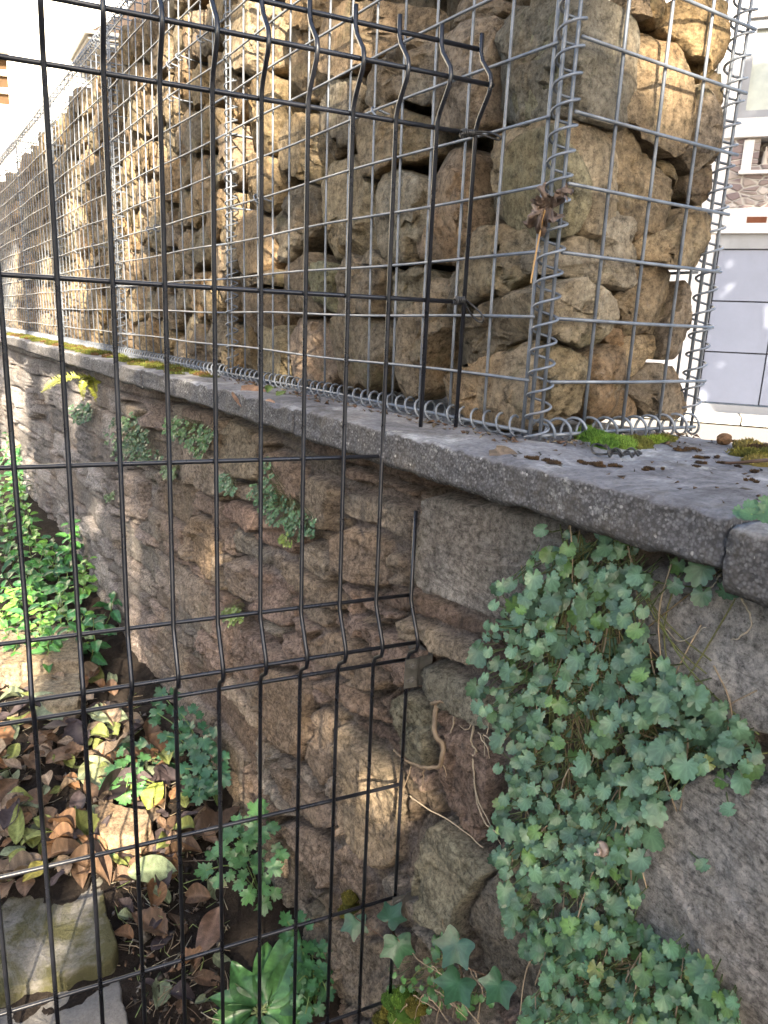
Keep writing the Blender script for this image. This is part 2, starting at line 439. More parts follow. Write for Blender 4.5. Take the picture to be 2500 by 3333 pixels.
# ------------------------------------------------------------------ structure: ground, street
def grid(xs, ys, zf):
    X, Y = np.meshgrid(xs, ys, indexing='ij'); Z = zf(X, Y); V = np.stack([X, Y, Z], -1).reshape(-1, 3)
    n, m = len(xs), len(ys)
    F = [(i*m+j, (i+1)*m+j, (i+1)*m+j+1, i*m+j+1) for i in range(n-1) for j in range(m-1)]
    return V, F
xs = np.r_[np.linspace(-60, -4, 12), np.linspace(-3.5, -.6, 16), np.linspace(-.5, .70, 100)]
ys = np.r_[np.linspace(-60, -2, 10), np.linspace(-1.5, .4, 10), np.linspace(.5, 3.5, 240), np.linspace(3.7, 9, 40), np.linspace(10, 120, 12)]
def gzf(X, Y):
    P = np.stack([X.ravel(), Y.ravel(), 0*X.ravel()], 1)
    return gz(X, Y)+(fbm(P*9, 3, 5, .6)*.03+ridged(P*38, 4, 2)*.006).reshape(X.shape)
V, F = grid(xs, ys, gzf)
o = mk('ground', V, F, M['soil'], loc=(0, 0, 0)); o['kind'] = 'structure'

def mat_asphalt():
    t = NT('asphalt'); co = t.coord(rand=False)
    c = t.ramp(t.noise(co, 120, 5, .7), [(.3, (.12, .115, .11)), (.7, (.22, .21, .2))])
    return t.done(c, .9, .2, t.bump(t.noise(co, 160, 5, .7), .6, .004))
M['asphalt'] = mat_asphalt()
V, F = grid(np.r_[np.linspace(.9, 12, 12), np.linspace(14, 120, 8)], np.r_[np.linspace(-60, -2, 6), np.linspace(-1, 30, 20), np.linspace(35, 120, 6)], lambda X, Y: ZS+0*X)
o = mk('road', V, F, M['asphalt'], loc=(0, 0, 0)); o['kind'] = 'structure'

# ------------------------------------------------------------------ retaining wall (rubble masonry, height field of real stones)
WSTONES = [
 ('E 1105,1085 1659,1205 F 540,1310 510,1700 150,1890 E 1450,1885 1250,1765 1130,1690 1088,1640 1100,1400 1132,1200', .012, (1.08, 1.07, 1.05), .3),
 ('E 1048,1100 1098,1110 1122,1200 1086,1420 1076,1640 1045,1630 1050,1300', .004, (.9, .84, .8), .6),
 ('E 615,1085 800,1105 1035,1205 1050,1380 1000,1408 870,1345 620,1255', .014, (.95, .93, .90), .6),
 ('E 600,930 800,1012 1040,1085 1035,1188 820,1085 640,1055 605,1000', .006, (.95, .80, .72), .6),
 ('E 600,1290 850,1372 900,1425 890,1660 790,1690 640,1620 590,1560', .016, (.92, .80, .70), .8),
 ('E 905,1445 1000,1485 1000,1690 925,1672 895,1560', .012, (1.0, .93, .86), .8),
 ('E 390,985 590,1035 600,1160 570,1355 440,1320 380,1200', .022, (.95, .86, .74), .7),
 ('E 145,830 350,905 372,1000 360,1178 230,1145 150,1000', .016, (1.0, .82, .70), .7),
 ('E 5,700 100,745 122,945 5,995 -120,930 -110,690', .012, (1.0, .90, .72), .7),
 ('E 0,1180 200,1258 415,1330 330,1495 200,1478 0,1335 -130,1270 -120,1130', .012, (.92, .74, .66), .9),
 ('E 385,1370 560,1485 580,1645 500,1655 372,1540', .016, (1.0, .92, .80), 1.),
 ('E 205,1500 380,1578 560,1695 630,1800 560,1835 380,1755 260,1655', .016, (1., .88, .74), 1.),
 ('E 0,1500 180,1578 310,1688 338,1780 300,1955 130,1845 0,1755 -80,1640', .014, (.92, .76, .70), 1.),
 ('E 645,1810 800,1850 940,1960 1000,2028 H 880,60 700,60 640,20', .010, (1.0, .88, .76), 1.),
 ('H 822,-10 1000,25 1200,125 1330,228 1322,288 1180,245 1010,178 900,128 840,60', .020, (1.18, 1.1, .95), .7),
 ('H 1002,235 1250,345 1488,485 1480,648 1400,640 1200,558 1040,440 1008,330', .020, (.86, .90, .80), .8),
 ('H 832,425 900,392 998,452 1040,600 1062,760 1000,855 885,788 835,600', .016, (.80, .84, .70), 1.),
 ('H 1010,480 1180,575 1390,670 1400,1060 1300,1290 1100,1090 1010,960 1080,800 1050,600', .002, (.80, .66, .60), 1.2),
 ('H 535,600 565,565 700,705 820,795 882,905 870,1100 850,1350 700,1395 565,1165 535,900', .018, (1.0, .90, .74), .8),
 ('H 345,135 480,65 620,155 780,325 798,398 690,415 520,328 400,258', .012, (1.0, .86, .72), .9),
 ('H 400,335 530,348 700,450 815,615 760,608 560,498 420,400', .008, (.95, .78, .66), .8),
 ('H 132,245 330,325 388,440 342,560 330,830 200,738 122,620 92,420', .018, (1.02, .86, .70), .8),
 ('H 405,485 498,525 508,850 440,958 392,878 352,795 380,560', .008, (.92, .80, .68), .9),
 ('H 135,805 172,775 330,905 498,1045 498,1175 320,1095 180,958', .014, (.98, .86, .76), .9),
 ('H 172,1095 330,1125 498,1255 528,1420 420,1498 340,1340 230,1200', .012, (.94, .82, .72), 1.),
 ('H 545,1180 690,1400 690,1560 620,1700 500,1620 530,1430', .010, (.90, .78, .68), 1.1),
 ('H 992,1250 1012,1112 1090,1095 1330,1315 1430,1425 1440,1680 1420,1885 1300,1800 1000,1650 962,1560', .026, (.92, .96, .80), .7),
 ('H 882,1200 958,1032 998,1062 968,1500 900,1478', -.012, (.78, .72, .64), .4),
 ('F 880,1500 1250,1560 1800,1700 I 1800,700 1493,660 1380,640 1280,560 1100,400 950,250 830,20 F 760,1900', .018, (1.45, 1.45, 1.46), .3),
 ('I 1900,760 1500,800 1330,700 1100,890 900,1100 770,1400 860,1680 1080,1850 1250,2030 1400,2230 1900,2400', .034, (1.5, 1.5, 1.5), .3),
 ('I 100,1300 500,1200 700,1450 830,1720 1100,1950 1300,2260 400,2300 -100,2000 -150,1600', .004, (.85, .84, .76), .9),
 ('H 345,1510 480,1640 690,1750 860,1700 900,1900 860,2100 640,2200 430,2000 340,1700', .006, (.80, .76, .68), 1.1),
 ('K 120,640 250,680 255,500 190,470 130,540', .02, (1.02, .95, .82), .9),
 ('K 760,560 900,600 920,640 830,690 760,640', .02, (1.05, .94, .74), .8),
 ('K 780,960 890,1010 905,1150 900,1300 790,1230 760,1080', .03, (.95, .80, .70), 1.3),
 ('K 1160,1230 1310,1290 1320,1650 1280,1660 1160,1520', .012, (1.1, .90, .68), .7),
 ('K 1345,640 1580,740 1580,1050 1480,1050 1345,1000', .012, (1.0, .92, .76), .7),
 ('K 1345,1130 1580,1200 1580,1370 1450,1330 1350,1270', .014, (.90, .72, .66), .9),
 ('K 1380,1480 1580,1560 1580,1800 1470,1760 1390,1640', .018, (.95, .85, .78), 1.),
]
ysw = [.05]
while ysw[-1] < 8.4: ysw.append(ysw[-1]+.0034*max(1, (ysw[-1]/.8))**1.75)
ysw = np.array(ysw); zsw = np.linspace(-1.52, ZC-.030, 330)
Yw, Zw = np.meshgrid(ysw, zsw, indexing='ij'); P2 = np.stack([Yw.ravel(), Zw.ravel()], 1)
P3 = np.stack([np.zeros(len(P2)), P2[:, 0], P2[:, 1]], 1)
wob = fbm(P3*3, 11, 3)*.008+fbm(P3*30, 12, 2)*.004
wob2 = fbm(P3*6, 13, 3)*.02+fbm(P3*30, 16, 2)*.006
rr = np.random.default_rng(21)
zb = [-1.75]
while zb[-1] < 0: zb.append(zb[-1]+rr.choice([.035, .05, .065, .085, .12]))
zb = np.array(zb); zz = P2[:, 1]+wob+.012*np.sin(P2[:, 0]*3)
row = np.clip(np.searchsorted(zb, zz)-1, 0, len(zb)-2)
ez = np.minimum(zz-zb[row], zb[row+1]-zz)
ey = np.zeros(len(P2)); idx = np.zeros(len(P2), int)
for r in range(len(zb)-1):
    s = row == r
    if not s.any(): continue
    yb = [-.3+rr.uniform(0, .2)]
    hh = zb[r+1]-zb[r]
    while yb[-1] < 9.5: yb.append(yb[-1]+rr.uniform(1.2, 4.5)*max(hh, .06)+.03)
    yb = np.array(yb); yy = P2[s, 0]+wob2[s]
    k = np.clip(np.searchsorted(yb, yy)-1, 0, len(yb)-2)
    ey[s] = np.minimum(yy-yb[k], yb[k+1]-yy); idx[s] = r*1000+k
ed = np.minimum(ez, ey)
hsh = (np.sin(idx*12.9898)*43758.5453) % 1; hsh2 = (np.sin(idx*78.233)*12543.123) % 1; hsh3 = (np.sin(idx*37.7)*9341.77) % 1
off = -.001+hsh**1.5*.020; amp = .7+.5*hsh2
ramp0 = np.array([(.95, .80, .70), (1.0, .88, .72), (.90, .86, .80), (.86, .72, .66), (1.05, .96, .84), (.80, .80, .76)])
tcol = np.array([1.34, 1.20, 1.07])*ramp0[(hsh3*5.999).astype(int)]*(.62+.72*hsh2)[:, None]
mor = fbm(P3*3.1, 31, 3)
mcol = np.array([1.25, 1.07, .97])[None]*(1+.15*mor)[:, None]
gapd = np.where(mor > .20, -.040, -.008+.006*fbm(P3*9, 49, 2))
tiltp = (hsh-.5)*.25*ez+(hsh2-.5)*.2*ey
traced = np.zeros(len(P2), bool)
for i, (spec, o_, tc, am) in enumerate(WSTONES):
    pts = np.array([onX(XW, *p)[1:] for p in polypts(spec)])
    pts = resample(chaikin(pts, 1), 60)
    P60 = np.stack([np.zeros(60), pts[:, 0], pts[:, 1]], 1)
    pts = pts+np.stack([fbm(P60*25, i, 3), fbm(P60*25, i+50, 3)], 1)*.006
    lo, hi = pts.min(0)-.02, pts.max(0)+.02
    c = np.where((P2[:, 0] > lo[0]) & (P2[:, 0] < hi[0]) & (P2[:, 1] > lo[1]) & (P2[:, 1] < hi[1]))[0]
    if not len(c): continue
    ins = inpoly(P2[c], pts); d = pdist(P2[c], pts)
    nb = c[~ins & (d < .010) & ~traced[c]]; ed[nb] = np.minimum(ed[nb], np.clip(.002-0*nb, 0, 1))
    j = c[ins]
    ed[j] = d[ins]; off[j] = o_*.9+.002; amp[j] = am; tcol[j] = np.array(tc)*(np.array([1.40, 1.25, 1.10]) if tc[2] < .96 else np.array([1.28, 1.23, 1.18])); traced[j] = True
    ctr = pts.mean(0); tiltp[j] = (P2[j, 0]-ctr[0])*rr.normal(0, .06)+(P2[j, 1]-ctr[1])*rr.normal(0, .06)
prof = np.clip((ed-.001)/(.0035+.006*np.clip(fbm(P3*12, 48, 2)+.3, 0, 1)), 0, 1); prof = prof*prof*(3-2*prof)
near = np.clip(1.6-P2[:, 0], 0, 1)
chip = fbm(P3*16, 41, 4, .55); fin = ridged(P3*34, 42, 3); layer = fbm(P3*np.array([1, 14, 40]), 43, 3)
facet = np.abs(fbm(P3*8, 44, 2))*.02
fct = facets(P3*np.array([1, 1, 1.7]), .11, 3, .13, .03)+facets(P3*np.array([1, 1, 1.4]), .026, 5, .22, .05)
h = gapd*(1-prof)+prof*(off+tiltp+amp*(chip*.005+fin*.0025+layer*.003+facet*.5+fct))+(1-prof)*fbm(P3*40, 45, 3)*.005
h += fbm(P3*1.3, 46, 2)*.02*np.clip((P2[:, 0]-1)/1.5, 0, 1)
h = np.where(P2[:, 1] > ZC-.08, np.minimum(h, .03), h); h = np.minimum(h, np.where((P2[:, 0] < 1.0) & (P2[:, 0] > .60), .034, .06))
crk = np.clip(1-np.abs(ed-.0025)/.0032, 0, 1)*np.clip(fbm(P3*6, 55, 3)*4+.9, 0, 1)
h -= crk*.024
tcol = tcol*(1+.22*fbm(P3*4, 56, 3))[:, None]
gf = np.clip((P2[:, 0]-1.7)/1.2, 0, 1)[:, None]; tcol = tcol*(1-gf)+gf*(tcol.mean(1)[:, None]*np.array([1.04, 1.0, 1.0]))
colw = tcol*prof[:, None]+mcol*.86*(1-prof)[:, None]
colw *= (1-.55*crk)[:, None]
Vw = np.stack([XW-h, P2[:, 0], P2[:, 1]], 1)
n, m = len(ysw), len(zsw)
Fw = [(i*m+j, i*m+j+1, (i+1)*m+j+1, (i+1)*m+j) for i in range(n-1) for j in range(m-1)]
# body behind the face so the wall is solid
nb = len(Vw); colw = np.vstack([colw, np.ones((8, 3))])
bx = np.array([[XW+.02, .04, -1.6], [XB-.01, .04, -1.6], [XB-.01, 8.5, -1.6], [XW+.02, 8.5, -1.6], [XW+.02, .04, ZC-.055], [XB-.01, .04, ZC-.055], [XB-.01, 8.5, ZC-.055], [XW+.02, 8.5, ZC-.055]])
bx[[0, 3, 4, 7], 0] = XW+.06
Vw = np.vstack([Vw, bx]); Fw += [tuple(nb+k for k in f) for f in [(0, 1, 2, 3), (4, 5, 6, 7), (0, 4, 5, 1), (1, 5, 6, 2), (2, 6, 7, 3), (3, 7, 4, 0)]]
wall = empty('stone_wall', (XW+.15, 2., -1.45), 'brown rubble stone retaining wall with grey concrete coping under the wire baskets', 'wall')
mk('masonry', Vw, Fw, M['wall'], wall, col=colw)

def slab(y0, y1, x0, x1, z0, z1, seed, ny, nx=46, nz=12):
    """concrete slab with worn, slightly rounded and chipped edges"""
    us = np.linspace(0, 1, ny); prof = []
    r = .006
    # cross-section going round front face -> top -> back -> bottom (x,z)
    for k in range(nz): prof.append((x0, z0+r+(z1-z0-2*r)*k/(nz-1)))
    for a in (30, 60): prof.append((x0+r-r*math.cos(math.radians(a)), z1-r+r*math.sin(math.radians(a))))
    for k in range(nx): prof.append((x0+r+(x1-x0-2*r)*(k/(nx-1))**1.3, z1))
    prof += [(x1, z1-r), (x1, z0+r)]
    for k in range(8): prof.append((x1-r-(x1-x0-2*r)*k/7, z0))
    prof = np.array(prof); m = len(prof)
    V = np.zeros((ny, m, 3)); V[:, :, 0] = prof[None, :, 0]; V[:, :, 2] = prof[None, :, 1]
    V[:, :, 1] = (y0+(y1-y0)*us)[:, None]
    V = V.reshape(-1, 3)
    nn = fbm(V*20, seed, 4, .6)*.0045+ridged(V*60, seed+2, 2)*.0016
    big = fbm(V*3, seed+7, 2)*.004
    fr = np.clip(1-(V[:, 0]-x0)/.02, 0, 1); tp = np.clip(1-(z1-V[:, 2])/.01, 0, 1)
    chp = np.clip(fbm(V*26, seed+11, 3)-.22, 0, 1)*.035
    V[:, 0] += fr*(nn*1.3+big+chp*tp); V[:, 2] += tp*nn*.6-fr*tp*(np.abs(fbm(V*35, seed+4, 3))*.007+chp*.6)
    bt = np.clip(1-(V[:, 2]-z0)/.006, 0, 1); V[:, 2] += bt*fbm(V*22, seed+8, 3)*.006
    F = [(i*m+j, i*m+(j+1) % m, (i+1)*m+(j+1) % m, (i+1)*m+j) for i in range(ny-1) for j in range(m)]
    F.append(tuple(range(m))[::-1]); F.append(tuple((ny-1)*m+j for j in range(m)))
    return V, F
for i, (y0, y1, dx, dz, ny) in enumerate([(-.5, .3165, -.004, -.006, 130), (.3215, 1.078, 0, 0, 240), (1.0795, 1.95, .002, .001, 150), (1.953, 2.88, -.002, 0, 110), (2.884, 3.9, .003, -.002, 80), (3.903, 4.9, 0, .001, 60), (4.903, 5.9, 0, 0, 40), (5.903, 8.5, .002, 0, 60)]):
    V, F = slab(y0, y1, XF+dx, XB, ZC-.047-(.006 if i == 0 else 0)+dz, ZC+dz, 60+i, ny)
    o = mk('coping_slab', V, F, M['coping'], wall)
    if i == 0: o['label'] = 'coping slab past the dark open joint at the right'

# ------------------------------------------------------------------ gabion baskets
WR = .00205
CELL = .0750
def hz(i): return ZC+.0745+CELL*i-.0005      # heights of the horizontal wires
NH, NV = 13, 13
TOPZ = ZC+1.005
def basket(y0, k, label, first=False):
    y1 = y0+1.0
    e = empty('gabion_basket', (XG+.15, (y0+y1)/2, ZC), label, 'gabion basket', 'wire gabion baskets on the wall')
    r_ = np.random.default_rng(100+k)
    fine = 10 if first else 5
    mb = MB()
    bow = lambda y, z: .006*math.sin((y-y0)*math.pi)*math.sin((z-ZC)*math.pi)*-1
    for i in range(NH):
        z = hz(i); ys_ = np.linspace(y0+.004, y1-.004, 12)
        mb.tube([(XG-WR+bow(y, z), y, z+.0016*math.sin(y*9+i)) for y in ys_], WR, 8)
    for j in range(NV+1):
        y = y0+.012+(1.0-.024)*j/NV; zs = np.linspace(ZC+.004, TOPZ, 9)
        mb.tube([(XG+WR+bow(y, z), y+.0012*math.sin(z*7+j), z) for z in zs], WR*(1.15 if j in (0, NV) else 1), 8)
    mb.tube([(XG, y0, ZC+.010), (XG-.001, (y0+y1)/2, ZC+.012), (XG, y1, ZC+.010)], WR*1.25, 8)
    mb.tube([(XG, y0, TOPZ), (XG, y1, TOPZ)], WR*1.2, 8)
    mb.build('front_mesh', M['galv'], e)
    mb = MB(); X1 = XG+.302
    for i in range(0, NH): mb.tube([(X1+WR, y0+.004, hz(i)), (X1+WR, y1-.004, hz(i))], WR, 6)
    for j in range(NV+1):
        y = y0+.012+(1.0-.024)*j/NV; mb.tube([(X1-WR, y, ZC+.004), (X1-WR, y, TOPZ)], WR, 6)
    mb.build('back_mesh', M['galv'], e)
    mb = MB()   # lid
    for j in range(NV+1):
        y = y0+.012+(1.0-.024)*j/NV; mb.tube([(XG, y, TOPZ), (X1, y, TOPZ)], WR, 6)
    for q in (.25, .5, .75): mb.tube([(XG+.302*q, y0, TOPZ+WR*2), (XG+.302*q, y1, TOPZ+WR*2)], WR, 6)
    mb.build('lid_mesh', M['galv'], e)
    mb = MB(); mb.tube(helix((XG+.004, y0+.01, ZC+.0135), (XG+.004, y1-.005, ZC+.0135), .0135, .0262, k, 14, .0006), .0017, 7)
    mb.build('base_spiral', M['galv'], e)
    mb = MB(); mb.tube(helix((XG+.004, y0+.01, TOPZ), (XG+.004, y1-.005, TOPZ), .0135, .0262, k, 10), .0017, 5)
    mb.build('lid_spiral', M['galv'], e)
    mb = MB(); mb.tube(helix((XG+.007, y1, ZC+.02), (XG+.007, y1, TOPZ), .0135, .0262 if not first else .0262, k+2, 14, .0006), .0016, 6)
    mb.build('joint_spiral', M['galv'], e)
    mb = MB()
    for i in range(0, NH): mb.tube([(XG+.006, y1-.006, hz(i)), (X1, y1-.006, hz(i))], WR, 6)
    for j in range(1, 4): mb.tube([(XG+.0755*j, y1-.004, ZC+.004), (XG+.0755*j, y1-.004, TOPZ)], WR, 6)
    mb.build('divider_mesh', M['galv'], e)
    # spacer ties hooked over the front wires
    for q in range(6 if not first else 4):
        if first:
            yy, zz_ = [(y0+.012+.0751*5, hz(5)), (y0+.012+.0751*11, hz(4)), (y0+.012+.0751*10, hz(9)), (y0+.012+.0751*4, hz(11))][q]
        else:
            yy = y0+.012+.0751*int(r_.integers(1, 12)); zz_ = hz(int(r_.choice([3, 4, 8, 9])))
        tb = MB(); th = np.linspace(-2.4, 2.6, 14)
        pts = [(XG-.001+.0085*-math.cos(a), yy-.003+.0105*math.sin(a)*.8, zz_+.009*math.sin(a)) for a in th]
        pts += [(XG+.03, yy-.012, zz_-.004), (XG+.16, yy-.004, zz_+.004)]
        tb.tube(chaikin(np.array(pts), 1, False), .0019, 6); tb.build('spacer_tie', M['galv'], e)
    return e
BASKETS = []
labs = ['nearest wire gabion basket with an open view of its end face', 'second wire gabion basket from the corner, half in sun',
        'third wire gabion basket, with a blazing sunlit joint', 'fourth wire gabion basket, far along the coping', 'fifth wire gabion basket, small in the distance',
        'sixth wire gabion basket, at the far left of the picture', 'farthest wire gabion basket, beyond the left border']
for k in range(7): BASKETS.append(basket(YG+.02+1.0*k, k, labs[k], k == 0))
# end face of the first basket
e0 = BASKETS[0]
mb = MB(); X1 = XG+.307
for i in range(NH+1):
    z = hz(i); mb.tube([(XG+.008, YG-WR, z), (XG+.16, YG-WR-.001, z-.0005), (X1+.012, YG-WR, z+.0005)], WR*1.06, 8)
for j in range(5):
    x = XG+.004+(.307-.004)*j/4; mb.tube([(x, YG+WR, ZC+.002), (x+.0015, YG+WR, ZC+.5), (x, YG+WR, TOPZ)], WR*1.1, 8)
mb.tube([(XG+.004, YG, ZC+.008), (XG+.17, YG+.001, ZC+.009), (X1+.006, YG, ZC+.008)], WR*1.2, 8)
mb.build('end_mesh', M['galv'], e0)
mb = MB(); mb.tube([(XG, YG+.016, ZC+.003), (XG-.001, YG+.016, ZC+.5), (XG, YG+.016, TOPZ)], WR*1.25, 8); mb.build('corner_rod', M['galv'], e0)
mb = MB(); mb.tube(helix((XG+.002, YG+.008, ZC+.005), (XG+.002, YG+.008, TOPZ), .0148, .0265, 1.2, 16, .0006), .0017, 8); mb.build('corner_spiral', M['galv'], e0)
mb = MB(); mb.tube(helix((X1+.003, YG+.012, ZC+.03), (X1+.003, YG+.012, TOPZ), .0148, .0265, .4, 16, .0008), .0017, 8); mb.build('corner_spiral', M['galv'], e0)
mb = MB(); mb.tube([(X1+.001, YG+.019, ZC+.004), (X1+.002, YG+.019, TOPZ)], WR*1.25, 8); mb.build('corner_rod', M['galv'], e0)
mb = MB(); mb.tube(helix((XG+.0, YG+.006, ZC+.012), (X1+.012, YG+.006, ZC+.012), .0150, .0290, 2.4, 16, .0007), .0019, 8); mb.build('base_spiral', M['galv'], e0)

# ------------------------------------------------------------------ gabion stones (traced near ones)
XS, YS = XG+.020, YG+.020
LONG = [
 ('B 1225,190 1300,140 1470,60 1465,300 1420,560 1430,720 1330,790 1100,780 1090,620 1110,520 1190,480', 'brown stone left of the big grey corner stone, long face', (.98, .90, .86)),
 ('D 1063,20 1130,-5 1200,-20 1262,-20 1305,-10 1312,75 1290,150 1262,225 1240,256 1170,253 1120,263 1075,268 1048,260 1042,205 1060,110', 'largest flat grey stone at the top of the basket corner', (.98, 1.03, 1.02)),
 ('B 1075,-40 1130,60 1175,160 1260,150 1420,70 1470,30 1470,-40', 'dark brown stone cut by the top border, above the flat grey corner stone', (.85, .78, .72)),
 ('B 460,190 500,70 640,20 1000,-20 1025,100 1000,190 870,255 760,360 640,420 565,480 450,440', 'broad rust brown stone near the top, behind the fence top wires', (1.0, .84, .66)),
 ('B 215,180 290,160 370,170 435,200 440,430 400,620 340,590 265,500 220,380', 'upright brown stone with a sunlit edge, upper left of near basket', (.95, .82, .64)),
 ('B 700,440 760,390 870,350 1000,240 1160,160 1180,290 1150,420 1090,600 1040,630 900,570 840,640 710,640 670,540', 'wedge shaped grey brown stone below the rust brown one', (.88, .86, .82)),
 ('B 430,440 560,470 660,430 690,560 680,640 640,860 540,900 460,970 420,900 400,640', 'greyish stone with a notched top, left of the wedge stone', (.88, .85, .78)),
 ('B 200,700 390,650 430,900 450,990 350,1110 260,1050 190,1000 170,830', 'ochre stone at the left of the near basket, mid height', (1.0, .88, .66)),
 ('B 690,690 720,650 830,635 960,670 1060,700 1080,770 1060,900 960,960 870,980 770,1060 700,1050 680,900', 'rounded ochre stone in the middle of the long face', (1.02, .90, .70)),
 ('B 430,1050 470,950 590,910 640,930 700,1060 740,1110 745,1250 755,1480 690,1570 600,1530 480,1560 370,1540 320,1460 340,1300 400,1170', 'tall ochre stone under a dark gap, left centre of near basket', (1.03, .93, .70)),
 ('B 740,1240 770,1060 880,1010 1030,1050 1120,1200 1150,1290 1050,1480 1000,1430 960,1580 880,1590 800,1510 760,1380', 'grey olive stone with a dark crack across its foot', (.92, .90, .80)),
 ('B 1035,1060 1060,860 1150,840 1290,900 1280,1100 1300,1250 1290,1500 1180,1590 1090,1585 1020,1560 1000,1440 1090,1400 1140,1290 1110,1150', 'upright reddish brown stone left of the big square stone', (1.0, .86, .74)),
 ('B 1280,1080 1290,960 1320,870 1480,770 1560,720 1659,735 C 100,715 330,690 420,700 440,800 440,1000 430,1250 420,1390 330,1400 180,1400 130,1350 70,1340 0,1370 B 1490,1370 1400,1310 1310,1230', 'big square tan stone at the corner behind the curled dead leaf', (1.06, .98, .82)),
 ('B 1340,1400 1400,1340 1560,1370 1659,1440 C 150,1360 250,1450 240,1600 130,1700 0,1760 B 1500,1760 1300,1830 1230,1780 1300,1600', 'dark olive stone below the big square tan stone', (.84, .80, .66)),
 ('E 1095,380 1100,220 1190,110 B 1270,1900 1420,1810 1659,1710 C 280,1645 380,1685 330,1740 240,1860 F 240,0 220,100 200,180 100,205 0,245 E 1450,285 1240,365', 'long slanting slab of stone near the bottom of the corner', (.98, .92, .78)),
 ('E 1060,565 1100,495 1250,405 1450,305 1659,200 F 130,195 200,190 240,260 235,400 230,550 210,730 100,760 0,750 E 1659,745 1380,690 1200,620', 'large wedge stone resting on the coping at the near corner', (1.0, .90, .74)),
 ('E 870,170 900,60 1000,0 B 1120,1655 1210,1680 1180,1800 1120,1900 1150,1975 E 1090,190 1040,320 1020,420 1030,500 960,570 840,560 870,330', 'tall narrow leaning stone left of the bottom wedge stone', (.98, .86, .70)),
 ('B 770,1790 850,1640 960,1600 1060,1630 1070,1690 1010,1760 930,1880 860,1930 780,1880', 'pale olive stone under the horizontal fence wire, middle', (.96, .93, .78)),
 ('B 490,1500 560,1500 640,1540 720,1580 820,1600 830,1660 770,1760 760,1890 620,1900 540,1890 520,1700', 'squarish brown stone with a pointed upper left corner', (.96, .86, .72)),
 ('B 180,1600 250,1530 320,1500 350,1560 370,1620 390,1790 440,1860 380,1900 240,1900 190,1780', 'brown five sided stone, lower left of near basket', (.94, .82, .68)),
 ('B 350,1610 480,1570 510,1620 520,1760 530,1880 470,1870 420,1760 390,1680', 'small green tinged stone wedged upright between two brown ones', (.80, .88, .66)),
 ('E 450,70 480,30 600,20 740,70 830,130 840,230 780,340 720,480 600,520 490,490 470,300 440,130', 'big greyish brown stone on the coping, left of the leaning one', (.95, .88, .76)),
 ('E 220,200 240,60 300,40 380,60 440,150 450,250 460,380 420,480 330,480 280,440 230,300', 'purplish brown stone standing on the coping, lower left', (.92, .80, .74)),
 ('E 20,100 130,130 180,100 220,180 240,330 220,460 100,430 30,400 10,250', 'olive brown stone at the foot of the near basket, far left', (.90, .84, .64)),
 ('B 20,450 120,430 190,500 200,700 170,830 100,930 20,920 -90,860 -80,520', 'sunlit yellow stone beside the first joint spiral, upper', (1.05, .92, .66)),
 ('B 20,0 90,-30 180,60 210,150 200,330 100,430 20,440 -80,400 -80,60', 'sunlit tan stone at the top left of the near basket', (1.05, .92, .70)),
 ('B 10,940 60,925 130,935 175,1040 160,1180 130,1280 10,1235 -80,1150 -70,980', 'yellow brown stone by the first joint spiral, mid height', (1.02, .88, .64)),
 ('B 230,1060 330,1100 370,1300 330,1410 250,1490 190,1580 150,1380 190,1180', 'slim upright grey stone next to a spacer tie', (.86, .84, .78)),
 ('B 0,1260 130,1300 155,1420 170,1560 120,1640 10,1650 -90,1600 -80,1330', 'orange tinged stone low by the first joint spiral', (1.05, .84, .58)),
 ('B 0,1735 130,1705 180,1775 195,1900 160,1990 10,2005 -80,1960 -90,1790', 'dark brown stone low by the first joint spiral', (.86, .74, .62)),
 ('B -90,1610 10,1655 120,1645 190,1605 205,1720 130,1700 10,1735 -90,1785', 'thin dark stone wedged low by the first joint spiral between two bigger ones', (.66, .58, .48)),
 ('B 240,-40 460,-40 450,120 380,180 300,165 240,125', 'rust coloured stone at the top border, left of the fence top', (1.0, .82, .58)),
 ('E -90,90 0,100 10,250 20,400 -60,400 -100,300', 'small ochre stone at the foot of the first joint spiral', (1.0, .86, .62)),
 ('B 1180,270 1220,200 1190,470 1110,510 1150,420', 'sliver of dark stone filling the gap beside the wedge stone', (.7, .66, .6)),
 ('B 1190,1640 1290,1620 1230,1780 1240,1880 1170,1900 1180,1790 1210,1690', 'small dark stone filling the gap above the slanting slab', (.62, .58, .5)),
 ('B 690,1575 760,1490 800,1520 880,1595 830,1600 720,1580', 'small stone chip under the tall ochre stone', (.75, .70, .6)),
]
